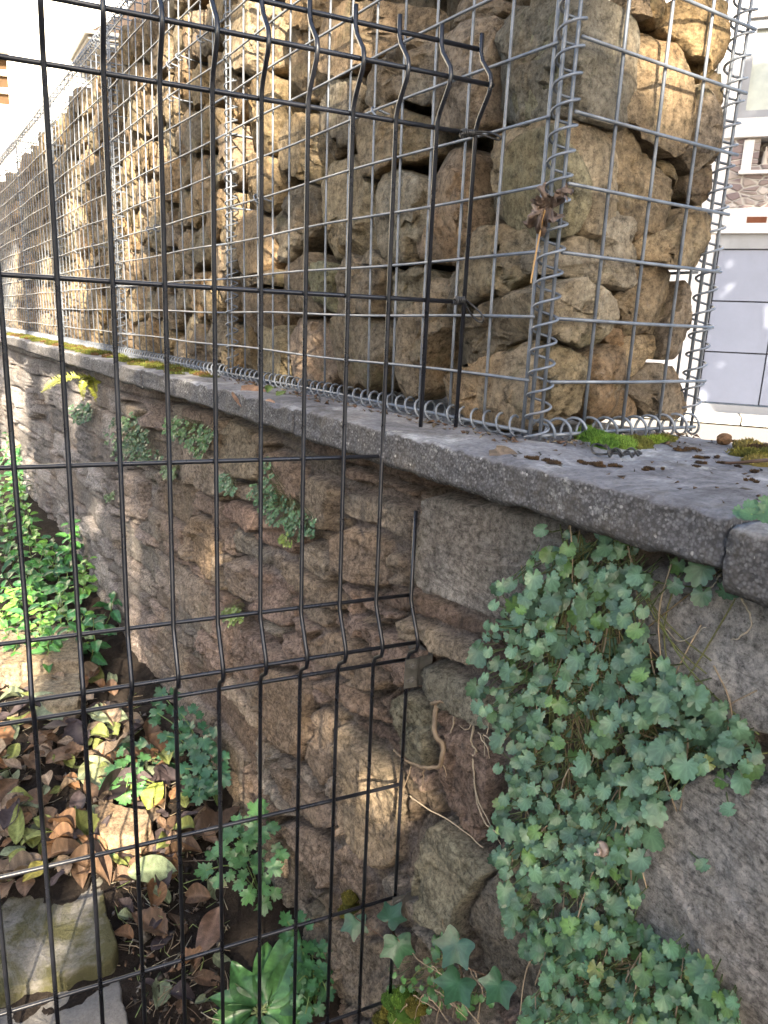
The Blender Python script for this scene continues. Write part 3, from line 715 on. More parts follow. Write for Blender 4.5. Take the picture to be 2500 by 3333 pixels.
END = [
 ('C 745,90 800,-40 900,-40 950,90 955,108 860,98', 'dark brown stone at the top border of the end face', (.80, .70, .58)),
 ('C 922,-30 1092,-30 1080,120 1050,158 1000,98', 'rust stone at the top border beside the shadow line, end face', (1.05, .84, .56)),
 ('C 1092,10 1340,-30 1390,60 1410,140 1420,230 1418,350 1400,440 1350,488 1292,468 1280,330 1200,318 1122,248 1062,168 1082,100', 'rough orange brown stone at the upper right, sunlit', (1.1, .90, .58)),
 ('C 560,0 700,10 738,95 690,270 640,440 580,590 550,660 490,640 500,200 520,20', 'mossy grey flank of stone at the top of the basket corner', (.86, .92, .76)),
 ('C 745,98 860,102 960,122 1040,172 1110,242 1178,302 1193,400 1213,560 1208,700 1193,850 1150,888 1080,928 1010,898 930,828 840,738 700,638 632,540 652,410 692,270', 'biggest smooth brown stone in the upper end face', (1.0, .86, .66)),
 ('C 1217,575 1232,502 1310,512 1340,620 1355,740 1345,880 1310,960 1240,1040 1203,1000 1140,930 1203,845', 'grey streaked stone by the back corner spiral, end face', (.92, .84, .76)),
 ('C 572,840 622,742 720,682 790,657 850,682 870,750 960,880 1040,960 1110,1070 1148,1180 1158,1290 1080,1368 930,1398 882,1465 862,1360 740,1280 710,1170 640,1070 580,1030', 'large peaked stone with rusty streaks in the end face', (1.08, .90, .62)),
 ('C 440,720 500,712 565,800 573,1000 555,1250 530,1380 480,1408 445,1400 440,1000', 'mossy side of the corner stone behind the front spiral', (.88, .90, .68)),
 ('C 1062,942 1140,952 1180,1040 1208,1070 1190,1108 1150,1080 1092,1030', 'small ochre stone wedged behind the peaked stone', (1.0, .86, .60)),
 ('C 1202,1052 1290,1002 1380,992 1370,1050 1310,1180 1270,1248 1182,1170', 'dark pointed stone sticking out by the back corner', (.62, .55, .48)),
 ('C 932,1402 1080,1372 1162,1255 1250,1242 1290,1290 1285,1420 1270,1540 1220,1608 1120,1600 922,1560 892,1480', 'rough olive stone below the peaked one, end face', (.95, .84, .62)),
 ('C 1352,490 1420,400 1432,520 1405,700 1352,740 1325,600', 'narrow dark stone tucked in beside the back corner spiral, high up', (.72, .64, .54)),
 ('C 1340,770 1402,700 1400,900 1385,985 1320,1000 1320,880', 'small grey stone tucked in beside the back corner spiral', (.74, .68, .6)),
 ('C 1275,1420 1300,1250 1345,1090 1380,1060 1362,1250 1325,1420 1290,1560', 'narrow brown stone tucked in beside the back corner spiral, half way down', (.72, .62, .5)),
 ('C 382,1580 402,1492 530,1412 640,1302 760,1292 840,1332 865,1400 878,1560 860,1670 810,1728 760,1738 620,1680 480,1640 402,1640', 'smooth grey rounded stone in the middle of the end face', (.94, .92, .84)),
 ('C 302,1762 370,1742 460,1692 560,1682 620,1722 700,1792 708,1850 F 690,60 670,130 620,218 560,248 470,208 370,170 340,90', 'rounded tan stone below the smooth grey one, end face', (1.02, .95, .78)),
 ('C 902,1592 1060,1602 1148,1622 1153,1740 1100,1860 1050,1950 F 1030,160 980,178 862,173 850,100 C 880,1900 802,1800 870,1700', 'upright brown stone with a pale face, lower end face', (1.02, .90, .72)),
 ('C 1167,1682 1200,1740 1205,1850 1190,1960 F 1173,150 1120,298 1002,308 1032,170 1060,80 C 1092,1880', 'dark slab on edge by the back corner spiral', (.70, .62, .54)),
 ('F 702,112 850,132 868,172 830,240 800,268 730,200 662,190', 'small rusty stone in a gap of the lower end face', (1.0, .76, .52)),
 ('F 362,332 450,212 540,272 608,312 600,420 552,500 540,590 480,640 402,688 380,560 370,430', 'dark olive stone at the foot of the end face, left', (.86, .80, .62)),
 ('F 572,500 590,410 622,292 710,222 778,282 798,350 788,480 740,620 650,708 602,680 582,600', 'pointed leaf shaped stone standing on its tip, end face foot', (1.06, .92, .76)),
 ('F 852,182 1000,167 1023,190 1010,270 960,340 870,428 822,420 812,300', 'rough crumbly stone, lower right of the end face', (1.05, .90, .66)),
 ('F 902,400 980,342 1080,342 1130,392 1163,500 1163,610 1090,658 980,668 902,570 832,500', 'dark rounded stone at the foot of the back corner', (.80, .72, .62)),
 ('F 782,520 830,492 940,590 958,640 870,688 782,688 762,620', 'small flat rusty stone lying at the end face foot', (1.0, .78, .56)),
]
STG = 'stones filling the gabion baskets'
ST = []
def add_stone(poly, origin, U, Vv, N, thick, seed, label, col, na=44, front=0., rough=1., grow=.990):
    V, F = rock(poly, np.array(origin, float), np.array(U, float), np.array(Vv, float), np.array(N, float), thick, seed, na, None, front, rough, grow=grow)
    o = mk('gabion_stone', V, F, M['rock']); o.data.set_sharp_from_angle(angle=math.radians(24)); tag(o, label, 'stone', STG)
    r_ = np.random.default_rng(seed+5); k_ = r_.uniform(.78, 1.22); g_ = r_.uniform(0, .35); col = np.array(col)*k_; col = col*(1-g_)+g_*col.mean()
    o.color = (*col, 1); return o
def shrink(P, s=.985):
    c = P.mean(0); return c+(P-c)*s
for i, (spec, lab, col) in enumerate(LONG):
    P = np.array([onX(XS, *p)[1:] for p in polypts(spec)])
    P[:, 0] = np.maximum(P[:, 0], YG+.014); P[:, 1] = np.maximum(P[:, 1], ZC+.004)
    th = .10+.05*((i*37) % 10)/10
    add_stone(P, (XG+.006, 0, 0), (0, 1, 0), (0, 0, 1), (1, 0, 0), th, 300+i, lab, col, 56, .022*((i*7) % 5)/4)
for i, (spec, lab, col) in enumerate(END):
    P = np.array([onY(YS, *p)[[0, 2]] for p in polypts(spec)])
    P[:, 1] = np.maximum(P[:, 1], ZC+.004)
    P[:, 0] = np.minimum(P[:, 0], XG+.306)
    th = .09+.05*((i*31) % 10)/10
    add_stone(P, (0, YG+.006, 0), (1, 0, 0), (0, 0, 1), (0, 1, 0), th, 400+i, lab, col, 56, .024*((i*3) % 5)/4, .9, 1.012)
def voronoi_cells(y0, y1, z0, z1, dy, dz, seed):
    r_ = np.random.default_rng(seed); pts = []
    ny = max(1, round((y1-y0)/dy)); nz = max(1, round((z1-z0)/dz))
    for i in range(-1, ny+1):
        for j in range(-1, nz+1):
            pts.append((y0+(i+.5+(.5 if j % 2 else 0)*.6+r_.uniform(-.34, .34))*(y1-y0)/ny, z0+(j+.5+r_.uniform(-.36, .36))*(z1-z0)/nz))
    pts = np.array(pts); cells = []
    for i, p in enumerate(pts):
        if not (y0 < p[0] < y1 and z0 < p[1] < z1): continue
        poly = [(y0, z0), (y1, z0), (y1, z1), (y0, z1)]
        d = np.linalg.norm(pts-p, axis=1)
        for j in np.argsort(d)[1:16]:
            q = pts[j]; m_ = (p+q)/2; n_ = q-p; L = np.linalg.norm(n_); n_ = n_/L
            off_ = .003*(1+(i*13 % 5)/3)
            out = []
            for a in range(len(poly)):
                A = np.array(poly[a]); B = np.array(poly[(a+1) % len(poly)])
                da = (A-m_)@n_+off_; db = (B-m_)@n_+off_
                if da <= 0: out.append(tuple(A))
                if da*db < 0: out.append(tuple(A+(B-A)*da/(da-db)))
            poly = out
            if len(poly) < 3: break
        if len(poly) >= 3: cells.append(np.array(poly))
    return cells
pal = [(1.02, .90, .68), (.95, .84, .70), (.90, .86, .78), (1.06, .92, .66), (.84, .74, .64), (1.0, .82, .60), (.88, .86, .74)]
adj = ['tan rubble stone', 'brown rubble stone', 'greyish rubble stone', 'yellowish rubble stone', 'dark brown rubble stone', 'rust tinged rubble stone', 'olive rubble stone']
ordn = ['nearest', 'second', 'third', 'fourth', 'fifth', 'sixth', 'farthest']
sid = 0; stuffV = MB()
for k, (ya, yb, dy, dz) in enumerate([(1.672, 2.66, .105, .110), (2.69, 3.66, .115, .115), (3.69, 4.66, .13, .14), (4.69, 5.66, .16, .15), (5.69, 6.66, .17, .16), (6.69, 7.66, .2, .18)]):
    topz = ZC+.005+[.965, .945, .93, .93, .93, .92][k]
    for c in voronoi_cells(ya, yb, ZC+.006, topz, dy, dz, 70+k):
        ar = abs(np.sum(c[:, 0]*np.roll(c[:, 1], -1)-np.roll(c[:, 0], -1)*c[:, 1])/2)
        if ar < .0012: continue
        ci = sid % 7; sid += 1; r_ = np.random.default_rng(sid)
        pol = resample(c, 14); pol = shrink(pol, r_.uniform(.92, 1.0))+r_.normal(0, .0035, pol.shape); 
        if k < 5:
            hgt = 'low' if c[:, 1].mean() < ZC+.33 else ('middle' if c[:, 1].mean() < ZC+.64 else 'high')
            add_stone(pol, (XG+.006, 0, 0), (0, 1, 0), (0, 0, 1), (1, 0, 0), .10+.06*r_.random(), 500+sid,
                      '%s in the %s layer of the %s gabion basket' % (adj[ci], hgt, ordn[k+1]), np.array(pal[ci])*r_.uniform(.85, 1.1), 36 if k < 2 else 24, r_.uniform(0, .028))
        else:
            V, F = rock(pol, np.array([XG+.006, 0, 0]), np.array([0, 1., 0]), np.array([0, 0, 1.]), np.array([1., 0, 0]), .13, 500+sid, 20, None, r_.uniform(0, .02))
            stuffV.add(V, F, np.array(pal[ci]))
o = stuffV.build('gabion_stones', M['rock']); tag(o, 'small far rubble stones filling the farthest gabion basket', 'stones', None, 'stuff')
# top layers of the first basket, mostly above the picture
def dy_(P):
    c = CM.T @ np.asarray(P, float); return (CY+F_PX*c[1]/c[2])/1.507
for axis_ in (0, 1):
    for c in voronoi_cells(YG+.016 if axis_ == 0 else XG+.02, 1.66 if axis_ == 0 else XG+.30, .30, ZC+.95, .12, .11, 91+axis_):
        m_ = c.max(0); low = c[:, 1].min(); q = c.mean(0)
        P = (XG, q[0], low) if axis_ == 0 else (q[0], YG, low)
        if dy_(P) > -18: continue
        sid += 1; ci = sid % 7
        if axis_ == 0: add_stone(resample(c, 14), (XG+.006, 0, 0), (0, 1, 0), (0, 0, 1), (1, 0, 0), .13, 700+sid, '%s in the top layer of the nearest basket, long face' % adj[ci], pal[ci], 30, .008)
        else: add_stone(resample(c, 14), (0, YG+.006, 0), (1, 0, 0), (0, 0, 1), (0, 1, 0), .12, 700+sid, '%s in the top layer of the nearest basket, end face' % adj[ci], pal[ci], 30, .010)
# rubble deeper inside the baskets (seen only through the gaps)
fill = MB()
for k in range(7):
    ya = YG+.02+k
    for c in voronoi_cells(ya+(.16 if k == 0 else .02), ya+.98, ZC+.01, ZC+.9, .15, .15, 170+k):
        r_ = np.random.default_rng(int(c[0, 0]*1e4) % 9999)
        if len(c) < 3: continue
        V, F = rock(resample(c, 12), np.array([XG+.145, 0, 0]), np.array([0, 1., 0]), np.array([0, 0, 1.]), np.array([1., 0, 0]), .145, 900+fill.n % 971, 16, None, r_.uniform(0, .02))
        fill.add(V, F, (.8, .72, .62))
o = fill.build('rubble_core', M['rock']); tag(o, 'dark rubble packed deep inside the baskets, glimpsed through gaps between front stones', 'rubble', None, 'stuff')

# ------------------------------------------------------------------ black fence panel
FE = onZ(ZC, 'D', 988, 925); FE = np.array([FE[0], FE[1]])
FD = np.array([.9886, -.1506]); FN = np.array([-.1506, -.9886])   # along, towards the viewer
SP = .05453; RB = .0028
def fp(u, z, o_=0.): return np.array([FE[0]+FD[0]*u+FN[0]*o_, FE[1]+FD[1]*u+FN[1]*o_, z])
fence = empty('fence_panel', fp(-.6, -1.3), 'black welded wire fence panel with bent folds, tied to the gabion', 'fence')
fold = [(.3345, 0), (.2885, .030), (.2390, 0)]; fold2 = [(-.3675, 0), (-.4285, .030), (-.4670, 0)]
def vpath(ztop, zbot):
    key = []
    for zt, zm, zl in ((.3345, .2885, .2390), (-.3675, -.4285, -.4670)):
        key += [(zt-.004, 0), (zt-.016, .006), (zm+.010, .0262), (zm, .029), (zm-.010, .0262), (zl+.016, .006), (zl+.004, 0)]
    ks = [(ztop, 0)]+[q for q in key if zbot+.01 < q[0] < ztop-.002]+[(zbot, 0)]
    return ks
for k in range(0, 22):
    u = -.004-SP*k
    spans = [(.3505, -1.32)]
    if k == 0: spans = [(.3505, ZC+.002)]
    if k == 1: spans = [(.3505, ZC+.003), (-.243, -1.30)]
    mb = MB()
    for zt, zb_ in spans:
        ks = vpath(zt, zb_)
        if k == 1 and zt < 0: ks = [q for q in ks]
        P = [fp(u+.0007*math.sin(z*5+k), z, o_+RB) for z, o_ in ks]
        # densify long straight runs
        mb.tube(P, RB, 10)
    mb.build('vertical_wire', M['black'], fence)
for z, off_, u1 in [(.3345, 0, -.001), (.2885, .0285, .0035), (.2390, 0, -.001), (.0362, 0, -.001), (-.1655, 0, -.0875), (-.3675, 0, -.0565), (-.4285, .0285, -.0565), (-.4670, 0, -.0565), (-.6720, 0, -.0565), (-.874, 0, -.0565), (-1.076, 0, -.03), (-1.278, 0, -.05)]:
    mb = MB(); us = np.linspace(u1, -1.2, 10)
    mb.tube([fp(u, z+.0008*math.sin(u*6+z*9), off_-RB*.8) for u in us], RB, 10)
    mb.build('horizontal_wire', M['black'], fence)
# steel brackets fixed to the wall
for cx_, zc_ in ((.0, -.482), (.0, -.885)):
    p = fp(-.004-SP, zc_); mb = MB(); t_ = .0022; hgt = .046
    def plate(pts, z0, z1, t=.0022):
        A = np.array(pts, float); n_ = len(A); V = []
        T = np.gradient(A, axis=0); Nn = np.stack([-T[:, 1], T[:, 0]], 1); Nn /= np.linalg.norm(Nn, axis=1)[:, None]
        for s_ in (-t/2, t/2):
            for z in (z0, z1): V += [(q[0], q[1], z) for q in A+Nn*s_]
        F = []
        for i in range(n_-1):
            F += [(i, i+1, n_+i+1, n_+i), (2*n_+i, 3*n_+i, 3*n_+i+1, 2*n_+i+1), (i, 2*n_+i, 2*n_+i+1, i+1), (n_+i, n_+i+1, 3*n_+i+1, 3*n_+i)]
        F += [(0, n_, 3*n_, 2*n_), (n_-1, 3*n_-1, 4*n_-1, 2*n_-1)]
        return np.array(V), F
    q = p[:2]
    front = [q+FD*-.008+FN*.0105, q+FD*.012+FN*.011, q+FD*.017+FN*.008, q+FD*.036+FN*.0085]
    side = [q+FD*.036+FN*.0085, q+FD*.037+FN*.002, q+FD*.034+FN*-.045, q+FD*.030+FN*-.06]
    V, F = plate(front, zc_-hgt/2, zc_+hgt/2*.96); mb.add(V, F)
    V, F = plate(side, zc_-hgt/2, zc_+hgt/2); mb.add(V, F)
    br = mb.build('bracket', M['steel'], fence, smooth=False)
    for dz in (-.012, .012):
        b_ = MB(); c0 = np.array([*(q+FD*.004+FN*.0105), zc_+dz]); nrm = np.array([*FN, 0])
        b_.tube([c0, c0+nrm*.004], .0058, 6); b_.tube([c0+nrm*.0042, c0+nrm*.0075], .0032, 10)
        b_.tube([c0+np.array([*(FD*-.006), .0])+nrm*-.001, c0+np.array([*(FD*-.0055), 0])+nrm*.0022], .0034, 10)
        b_.build('bolt', M['steel'], br, smooth=False)
# cord ties round the fence and the gabion wire
def tie(label, pts, knot, r=.0014):
    mb = MB(); mb.tube(chaikin(np.array(pts), 3, False), r, 7, closed=False)
    c = np.array(knot[0]); a = np.array(knot[1])
    mb.tube(helix(c, c+a, .0034, .0028, 0, 12, .0003), r, 6)
    mb.tube(helix(c, c+a*.35, .0046, .0031, 1, 12, .0012), r*.9, 6)
    o = mb.build('wire_tie', M['cord']); tag(o, label, 'tie', 'black cords tying the fence to the basket'); return o
YF = FE[1]
def onFence(c, x, y, o_=.004):
    n = np.array([FN[0], FN[1], 0]); p0 = fp(0, 0, o_); return onP(p0, n, c, x, y)
k1 = onFence('B', 1290, 800, .006); k2 = onFence('B', 1370, 800, .006)
tie('upper black wire tie looping from the fence end to the basket wire', [onFence('B', 1370, 790, .006), onFence('B', 1440, 790, .004), onX(XG-.006, 'B', 1500, 805), onX(XG-.004, 'B', 1535, 828), onX(XG+.003, 'B', 1520, 842), onX(XG-.003, 'B', 1480, 830), onFence('B', 1420, 808, .003), onFence('B', 1365, 800, .007)], (k1, k2-k1))
k1 = onFence('B', 1250, 1805, .006); k2 = onFence('B', 1315, 1800, .006)
tie('lower black wire tie with a drooping loop at the fence end', [onFence('B', 1318, 1795, .006), onFence('B', 1370, 1840, .004), onX(XG-.006, 'B', 1415, 1880), onX(XG-.005, 'B', 1430, 1925), onX(XG-.003, 'B', 1405, 1936), onX(XG-.005, 'B', 1370, 1910), onFence('B', 1335, 1860, .004), onFence('B', 1312, 1805, .007)], (k1, k2-k1))
zt = ZC+.004
L_ = [onZ(zt, 'F', *q) for q in [(735, 872), (690, 845), (640, 825), (605, 828), (598, 855), (615, 885), (660, 890), (720, 880), (790, 886), (860, 882), (900, 880)]]
mb = MB(); mb.tube(chaikin(np.array(L_)+np.array([0, 0, .001]), 2, False), .0014, 7)
kk = onZ(zt+.002, 'F', 700, 880); k3 = onZ(zt+.002, 'F', 895, 888)
mb.tube(helix(kk, k3, .0032, .012, 0, 12, .001), .0013, 6); mb.tube(helix(kk+[0, 0, .002], k3+[0, 0, .003], .004, .017, 2, 12, .001), .0013, 6)
mb.tube([kk, kk+np.array([.004, .004, .006]), kk+np.array([.008, .012, .008])], .0013, 6)
o = mb.build('wire_tie', M['cord']); tag(o, 'loose loop of black wire lying on the coping by green moss', 'tie')
# the blue-grey rod end left from the cut panel is part of the fence

# ------------------------------------------------------------------ leaf templates
def rotm(n, up_, spin=0):
    n = np.asarray(n, float); n = n/np.linalg.norm(n); u = np.asarray(up_, float); u = u-n*(u@n); u /= np.linalg.norm(u)+1e-9
    r = np.cross(u, n); c, s_ = math.cos(spin), math.sin(spin)
    return np.stack([r*c+u*s_, -r*s_+u*c, n], 1)
def leaf_fan(outline, mids=(.5,), cup=.0, wave=0., seed=0, pale=.2):
    O = np.asarray(outline, float); N = len(O); r_ = np.random.default_rng(seed)
    V = [(0, 0, 0)]; C = [1+pale]
    for m_ in list(mids)+[1]:
        for k in range(N):
            x, y = O[k]*m_; V.append((x, y, cup*(x*x+y*y)+wave*m_*m_*math.sin(k*2*math.pi*3/N+seed))); C.append(1+pale*(1-m_)+(.16 if k % 3 == 1 else -.07))
    F = [(0, 1+k, 1+(k+1) % N) for k in range(N)]
    for q in range(len(mids)):
        a, b = 1+q*N, 1+(q+1)*N
        F += [(a+k, b+k, b+(k+1) % N, a+(k+1) % N) for k in range(N)]
    C = np.array(C)
    return np.array(V), F, np.stack([C, C, C], 1)
def out_reniform(teeth=11, depth=.13, per=3):
    pts = []
    n = teeth*per
    for i in range(n+1):
        a = -160+320*i/n; t = (i % per)/per
        saw = 1-depth*(abs(t-.5)*2)**1.5 if per > 2 else 1
        r = (.82+.18*math.cos(math.radians(a)))*saw*(1+.12*math.cos(math.radians(2*a)))
        pts.append((r*math.sin(math.radians(a)), r*math.cos(math.radians(a))))
    pts.append((.0, -.12)); return pts
REN = [leaf_fan(out_reniform(t, d), (.35, .7), c, w, s_, .25) for t, d, c, w, s_ in [(11, .16, .22, .05, 1), (9, .20, -.18, .07, 2), (12, .14, .10, .09, 3), (10, .22, .3, .05, 4)]]
def out_ivy():
    a = [(0, 1.), (.15, .72), (.30, .50), (.52, .48), (.82, .50), (.64, .20), (.56, -.02), (.62, -.40), (.36, -.42), (.12, -.34), (0, -.22)]
    pts = a+[(-x, y) for x, y in a[-2:0:-1]]
    return chaikin(np.array(pts), 1)
IVY = [leaf_fan(out_ivy(), (.35, .7), c, w, s_, .35) for c, w, s_ in [(-.15, .05, 1), (.1, .06, 2)]]
def leaf_blade(L=1., wd=.4, fold_=.18, bend=.3, teeth=0, seed=0, nn=24, wave=.03, tip=1.):
    """long leaf along +y from the stalk, folded on its midrib, with paler side veins"""
    V = []; C = []; js = (-1, -.66, -.33, 0, .33, .66, 1); m = len(js)
    for i in range(nn+1):
        t = i/nn; w = wd*(math.sin(math.pi*t**.85)**.8 if 0 < t < 1 else 0)+.002
        if teeth: w *= 1+.10*(1 if i % 3 == 1 else -.3)
        w *= 1+.08*math.sin(t*7+seed*1.7)
        y = L*t*(1-.12*bend*t); zc = -bend*t*t*.5
        for s_ in js:
            V.append((s_*w+.05*math.sin(t*3+seed), y, zc+abs(s_)*w*fold_*2+wave*math.sin(t*9+seed+s_*2)*abs(s_)))
            v = (i-abs(s_)*5) % 5
            C.append(1.6 if s_ == 0 else (1.35 if v < 1 else (.78 if 1.9 < v < 3.1 else 1.)))
    F = []
    for i in range(nn):
        for j in range(m-1): F.append((i*m+j, i*m+j+1, (i+1)*m+j+1, (i+1)*m+j))
    C = np.array(C); return np.array(V), F, np.stack([C, C, C], 1)
OVAL = [leaf_blade(1, .27, .15, .2, 0, 1), leaf_blade(1, .22, .3, .5, 0, 2), leaf_blade(1, .30, .08, .1, 0, 3, wave=.05)]
SERR = [leaf_blade(1, .26, .2, .45, 1, 4, 15), leaf_blade(1, .3, .15, .3, 1, 5, 15)]
CURL = [leaf_blade(1, .27, .5, 1.2, 0, 6, wave=.06), leaf_blade(1, .33, .35, -.8, 1, 7, wave=.07), leaf_blade(1, .3, .8, .5, 0, 8, wave=.05)]
def out_lobed():
    pts = []
    for i in range(40):
        a = i/40*2*math.pi; r = .72+.22*abs(math.sin(a*2.5+.3))+.05*math.sin(a*15)
        pts.append((r*math.sin(a)*.85, r*math.cos(a)+.55))
    return pts
def out_lobed2(sd_):
    r_ = np.random.default_rng(sd_); pts = []
    for i in range(54):
        a = i/54*2*math.pi; lob = abs(math.cos(a*2.5))**.6
        r = (.50+.45*lob)*(1+.10*math.sin(a*17+sd_))*(1.15 if abs(a-math.pi) > 2 else .8)
        pts.append((r*math.sin(a), r*math.cos(a)))
    return pts
LOBS = [leaf_fan(out_lobed2(q), (.4, .75), c_, .08, q, .25) for q, c_ in ((1, -.15), (2, .15), (3, .05))]
def put(mb, T, pos, R, s_, col):
    V, F, C = T; mb.add((V*s_)@R.T+np.asarray(pos), F, C*np.asarray(col))

# ------------------------------------------------------------------ trailing bellflower on the wall
def wall_out(y, z): return XW-.03
def region_pts(spec, n, seed, mind, plane=None):
    poly = np.array([px(*p) for p in polypts(spec)]); r_ = np.random.default_rng(seed); lo, hi = poly.min(0), poly.max(0); out = []
    tries = 0
    while len(out) < n and tries < n*60:
        tries += 1; p = r_.uniform(lo, hi)
        if not inpoly(p[None], poly)[0]: continue
        if out and min((p[0]-q[0])**2+(p[1]-q[1])**2 for q in out[-260:]) < mind*mind: continue
        out.append(p)
    return out
def ray_px(p): return CM @ np.array([p[0]-CX, p[1]-CY, F_PX])
def foliage_patch(name, label, cat, spec, n, seed, mind, size, root_px, stems, dead, base=(.105, .190, .105), off=(.006, .072), group=None, extra=()):
    r_ = np.random.default_rng(seed); lv = MB(); st = MB(); dd = MB()
    pts = region_pts(spec, n, seed, mind)+[np.array(px(*e)) for e in extra]
    roots = [onX(XW-.022, *q) for q in root_px]
    zmax = max(q[2] for q in roots)
    e = None; allp = []
    for i, p in enumerate(pts):
        o_ = r_.uniform(*off)
        d = ray_px(p); P = d*((XW-o_)/d[0]); allp.append(P)
        vd = -P/np.linalg.norm(P)
        nrm = np.array([-1., -.25, .35])*.6+vd*.7+r_.normal(0, .28, 3)
        R = rotm(nrm, np.array([0, 0, -1.])+r_.normal(0, .5, 3))
        s_ = size*r_.choice([.55, .7, .85, 1., 1.15, 1.35], p=[.2, .24, .22, .16, .11, .07])
        b = np.array(base)*r_.uniform(.72, 1.25)
        if r_.random() < .09: b = np.array([.11, .20, .055])*r_.uniform(.8, 1.2)
        if r_.random() < .008: b = np.array([.22, .25, .08])
        put(lv, REN[int(r_.integers(0, 4))], P, R, s_, b)
        # stalk from the leaf back up to a trailing stem
        rt_ = roots[int(np.argmin([np.linalg.norm(q-P)+r_.uniform(0, .05) for q in roots]))]
        a = P-R[:, 2]*.002
        mid = np.array([XW-.018-r_.uniform(0, .012), P[1]+(rt_[1]-P[1])*r_.uniform(.05, .3)+r_.normal(0, .004), P[2]+np.clip((rt_[2]-P[2])*.5, -.02, .03)*r_.uniform(.4, 1)])
        st.tube(chaikin(np.array([a, a*.6+mid*.4+np.array([-.002, 0, -.003]), mid]), 1, False), .0007, 5, np.array([.10, .13, .05])*r_.uniform(.7, 1.2))
    for i in range(stems):
        rt_ = roots[int(r_.integers(0, len(roots)))]; tgt = allp[int(r_.integers(0, len(allp)))]
        a = rt_+r_.normal(0, .008, 3)*np.array([.3, 1, 1]); b = np.array([XW-.016, tgt[1], tgt[2]])
        m1 = a*.66+b*.34+np.array([-.012, r_.normal(0, .012), -.01]); m2 = a*.33+b*.67+np.array([-.012, r_.normal(0, .012), -.012])
        st.tube(chaikin(np.array([a, m1, m2, b]), 2, False), .0008, 5, np.array(random.choice([(.17, .17, .06), (.13, .15, .05), (.22, .16, .08)]))*r_.uniform(.7, 1.2))
    for i in range(dead):
        tgt = allp[int(r_.integers(0, len(allp)))]; L_ = r_.uniform(.04, .13)
        a = np.array([XW-.02-r_.uniform(0, .025), tgt[1], tgt[2]+r_.uniform(0, .05)])
        b = a+np.array([r_.normal(0, .006), r_.normal(0, .018), -L_]); m1 = (a+b)/2+r_.normal(0, .008, 3)
        dd.tube(chaikin(np.array([a, m1, b]), 2, False), .00085, 5, np.array([.34, .26, .17])*r_.uniform(.7, 1.25))
    P = np.array(allp); base_ = np.array([XW-.02, P[:, 1].mean(), P[:, 2].min()])
    e = empty(name, base_, label, cat, group)
    lv.build('foliage', M['leaf'], e); st.build('stems', M['stem'], e)
    if dead: dd.build('dead_stems', M['stem'], e)
    return e
foliage_patch('trailing_bellflower', 'big hanging clump of blue green scalloped leaves right under the coping', 'plant',
  'D 1165,1190 1225,1150 1310,1140 1390,1180 1395,1260 1400,1330 1400,1400 1490,1470 1600,1540 1630,1600 1640,1650 1600,1690 1480,1700 1420,1760 1390,1860 1380,1950 1340,2000 1270,2040 1180,2010 1080,1940 1060,1820 1090,1700 1060,1600 1020,1520 1015,1420 1060,1330 1075,1250', 760, 41, 16, .0122,
  [('D', 1240, 1160), ('D', 1330, 1150), ('D', 1200, 1400), ('D', 1280, 1500), ('D', 1290, 1650), ('D', 1250, 1800), ('D', 1400, 1560)], 150, 46,
  extra=[('F', 310, 1335), ('F', 655, 1350), ('F', 740, 1475), ('F', 860, 1450), ('F', 1120, 1540), ('F', 1095, 1660), ('F', 1265, 1565), ('F', 1265, 1715), ('F', 1395, 1700), ('I', 1150, 1350), ('I', 1290, 1050), ('I', 1270, 1140), ('I', 1420, 890), ('I', 1220, 520)])
foliage_patch('trailing_bellflower', 'lower drift of small green scalloped leaves at the bottom right', 'plant',
  'D 1330,1990 1400,2010 1440,2040 1500,2060 1560,2100 1600,2190 1610,2230 1120,2240 1130,2180 1180,2090 1140,2010 1200,1990', 330, 43, 16, .0105,
  [('D', 1300, 2000), ('D', 1400, 2050), ('D', 1350, 2150)], 60, 18, base=(.085, .175, .08))
foliage_patch('trailing_bellflower', 'sprig of small green leaves creeping over the mossy ledge beside the ivy', 'plant',
  'H 760,1880 820,1860 870,1990 1000,1800 1060,1700 1150,1800 1100,1950 1250,2000 1330,2100 1100,2150 800,2120', 46, 44, 24, .0095,
  [('H', 1000, 1950), ('H', 1100, 1850)], 14, 4, base=(.085, .19, .055), off=(.02, .05))
foliage_patch('trailing_bellflower', 'middle stretch of hanging bellflower between the big clump and the lower drift', 'plant',
  'D 1085,1790 1150,1760 1260,1740 1370,1780 1385,1900 1370,1990 1330,2040 1260,2080 1180,2090 1110,2040 1075,1930', 190, 47, 15, .0108,
  [('D', 1200, 1760), ('D', 1300, 1780), ('D', 1240, 1900)], 40, 20, base=(.10, .185, .10), off=(.006, .05))
# seedling on the coping at the right border
mb = MB(); st = MB()
for q, s_ in [((1500, 1230), .011), ((1545, 1215), .010), ((1600, 1190), .012), ((1640, 1180), .012), ((1630, 1235), .012), ((1560, 1245), .009)]:
    P = onZ(ZC+.012, 'F', *q); R = rotm(np.array([-.4, -.5, .8])+rng.normal(0, .2, 3), rng.normal(0, 1, 3))
    put(mb, REN[int(rng.integers(0, 4))], P, R, s_*.85, (.06, .13, .05)); b = onZ(ZC+.001, 'F', 1600, 1240)
    st.tube(chaikin(np.array([P, (P+b)/2+[0, 0, .006], b]), 1, False), .0008, 5, (.15, .22, .06))
e = empty('seedling', onZ(ZC, 'F', 1600, 1240), 'small green seedling on the coping at the right border', 'plant')
mb.build('foliage', M['leaf'], e); st.build('stems', M['stem'], e)

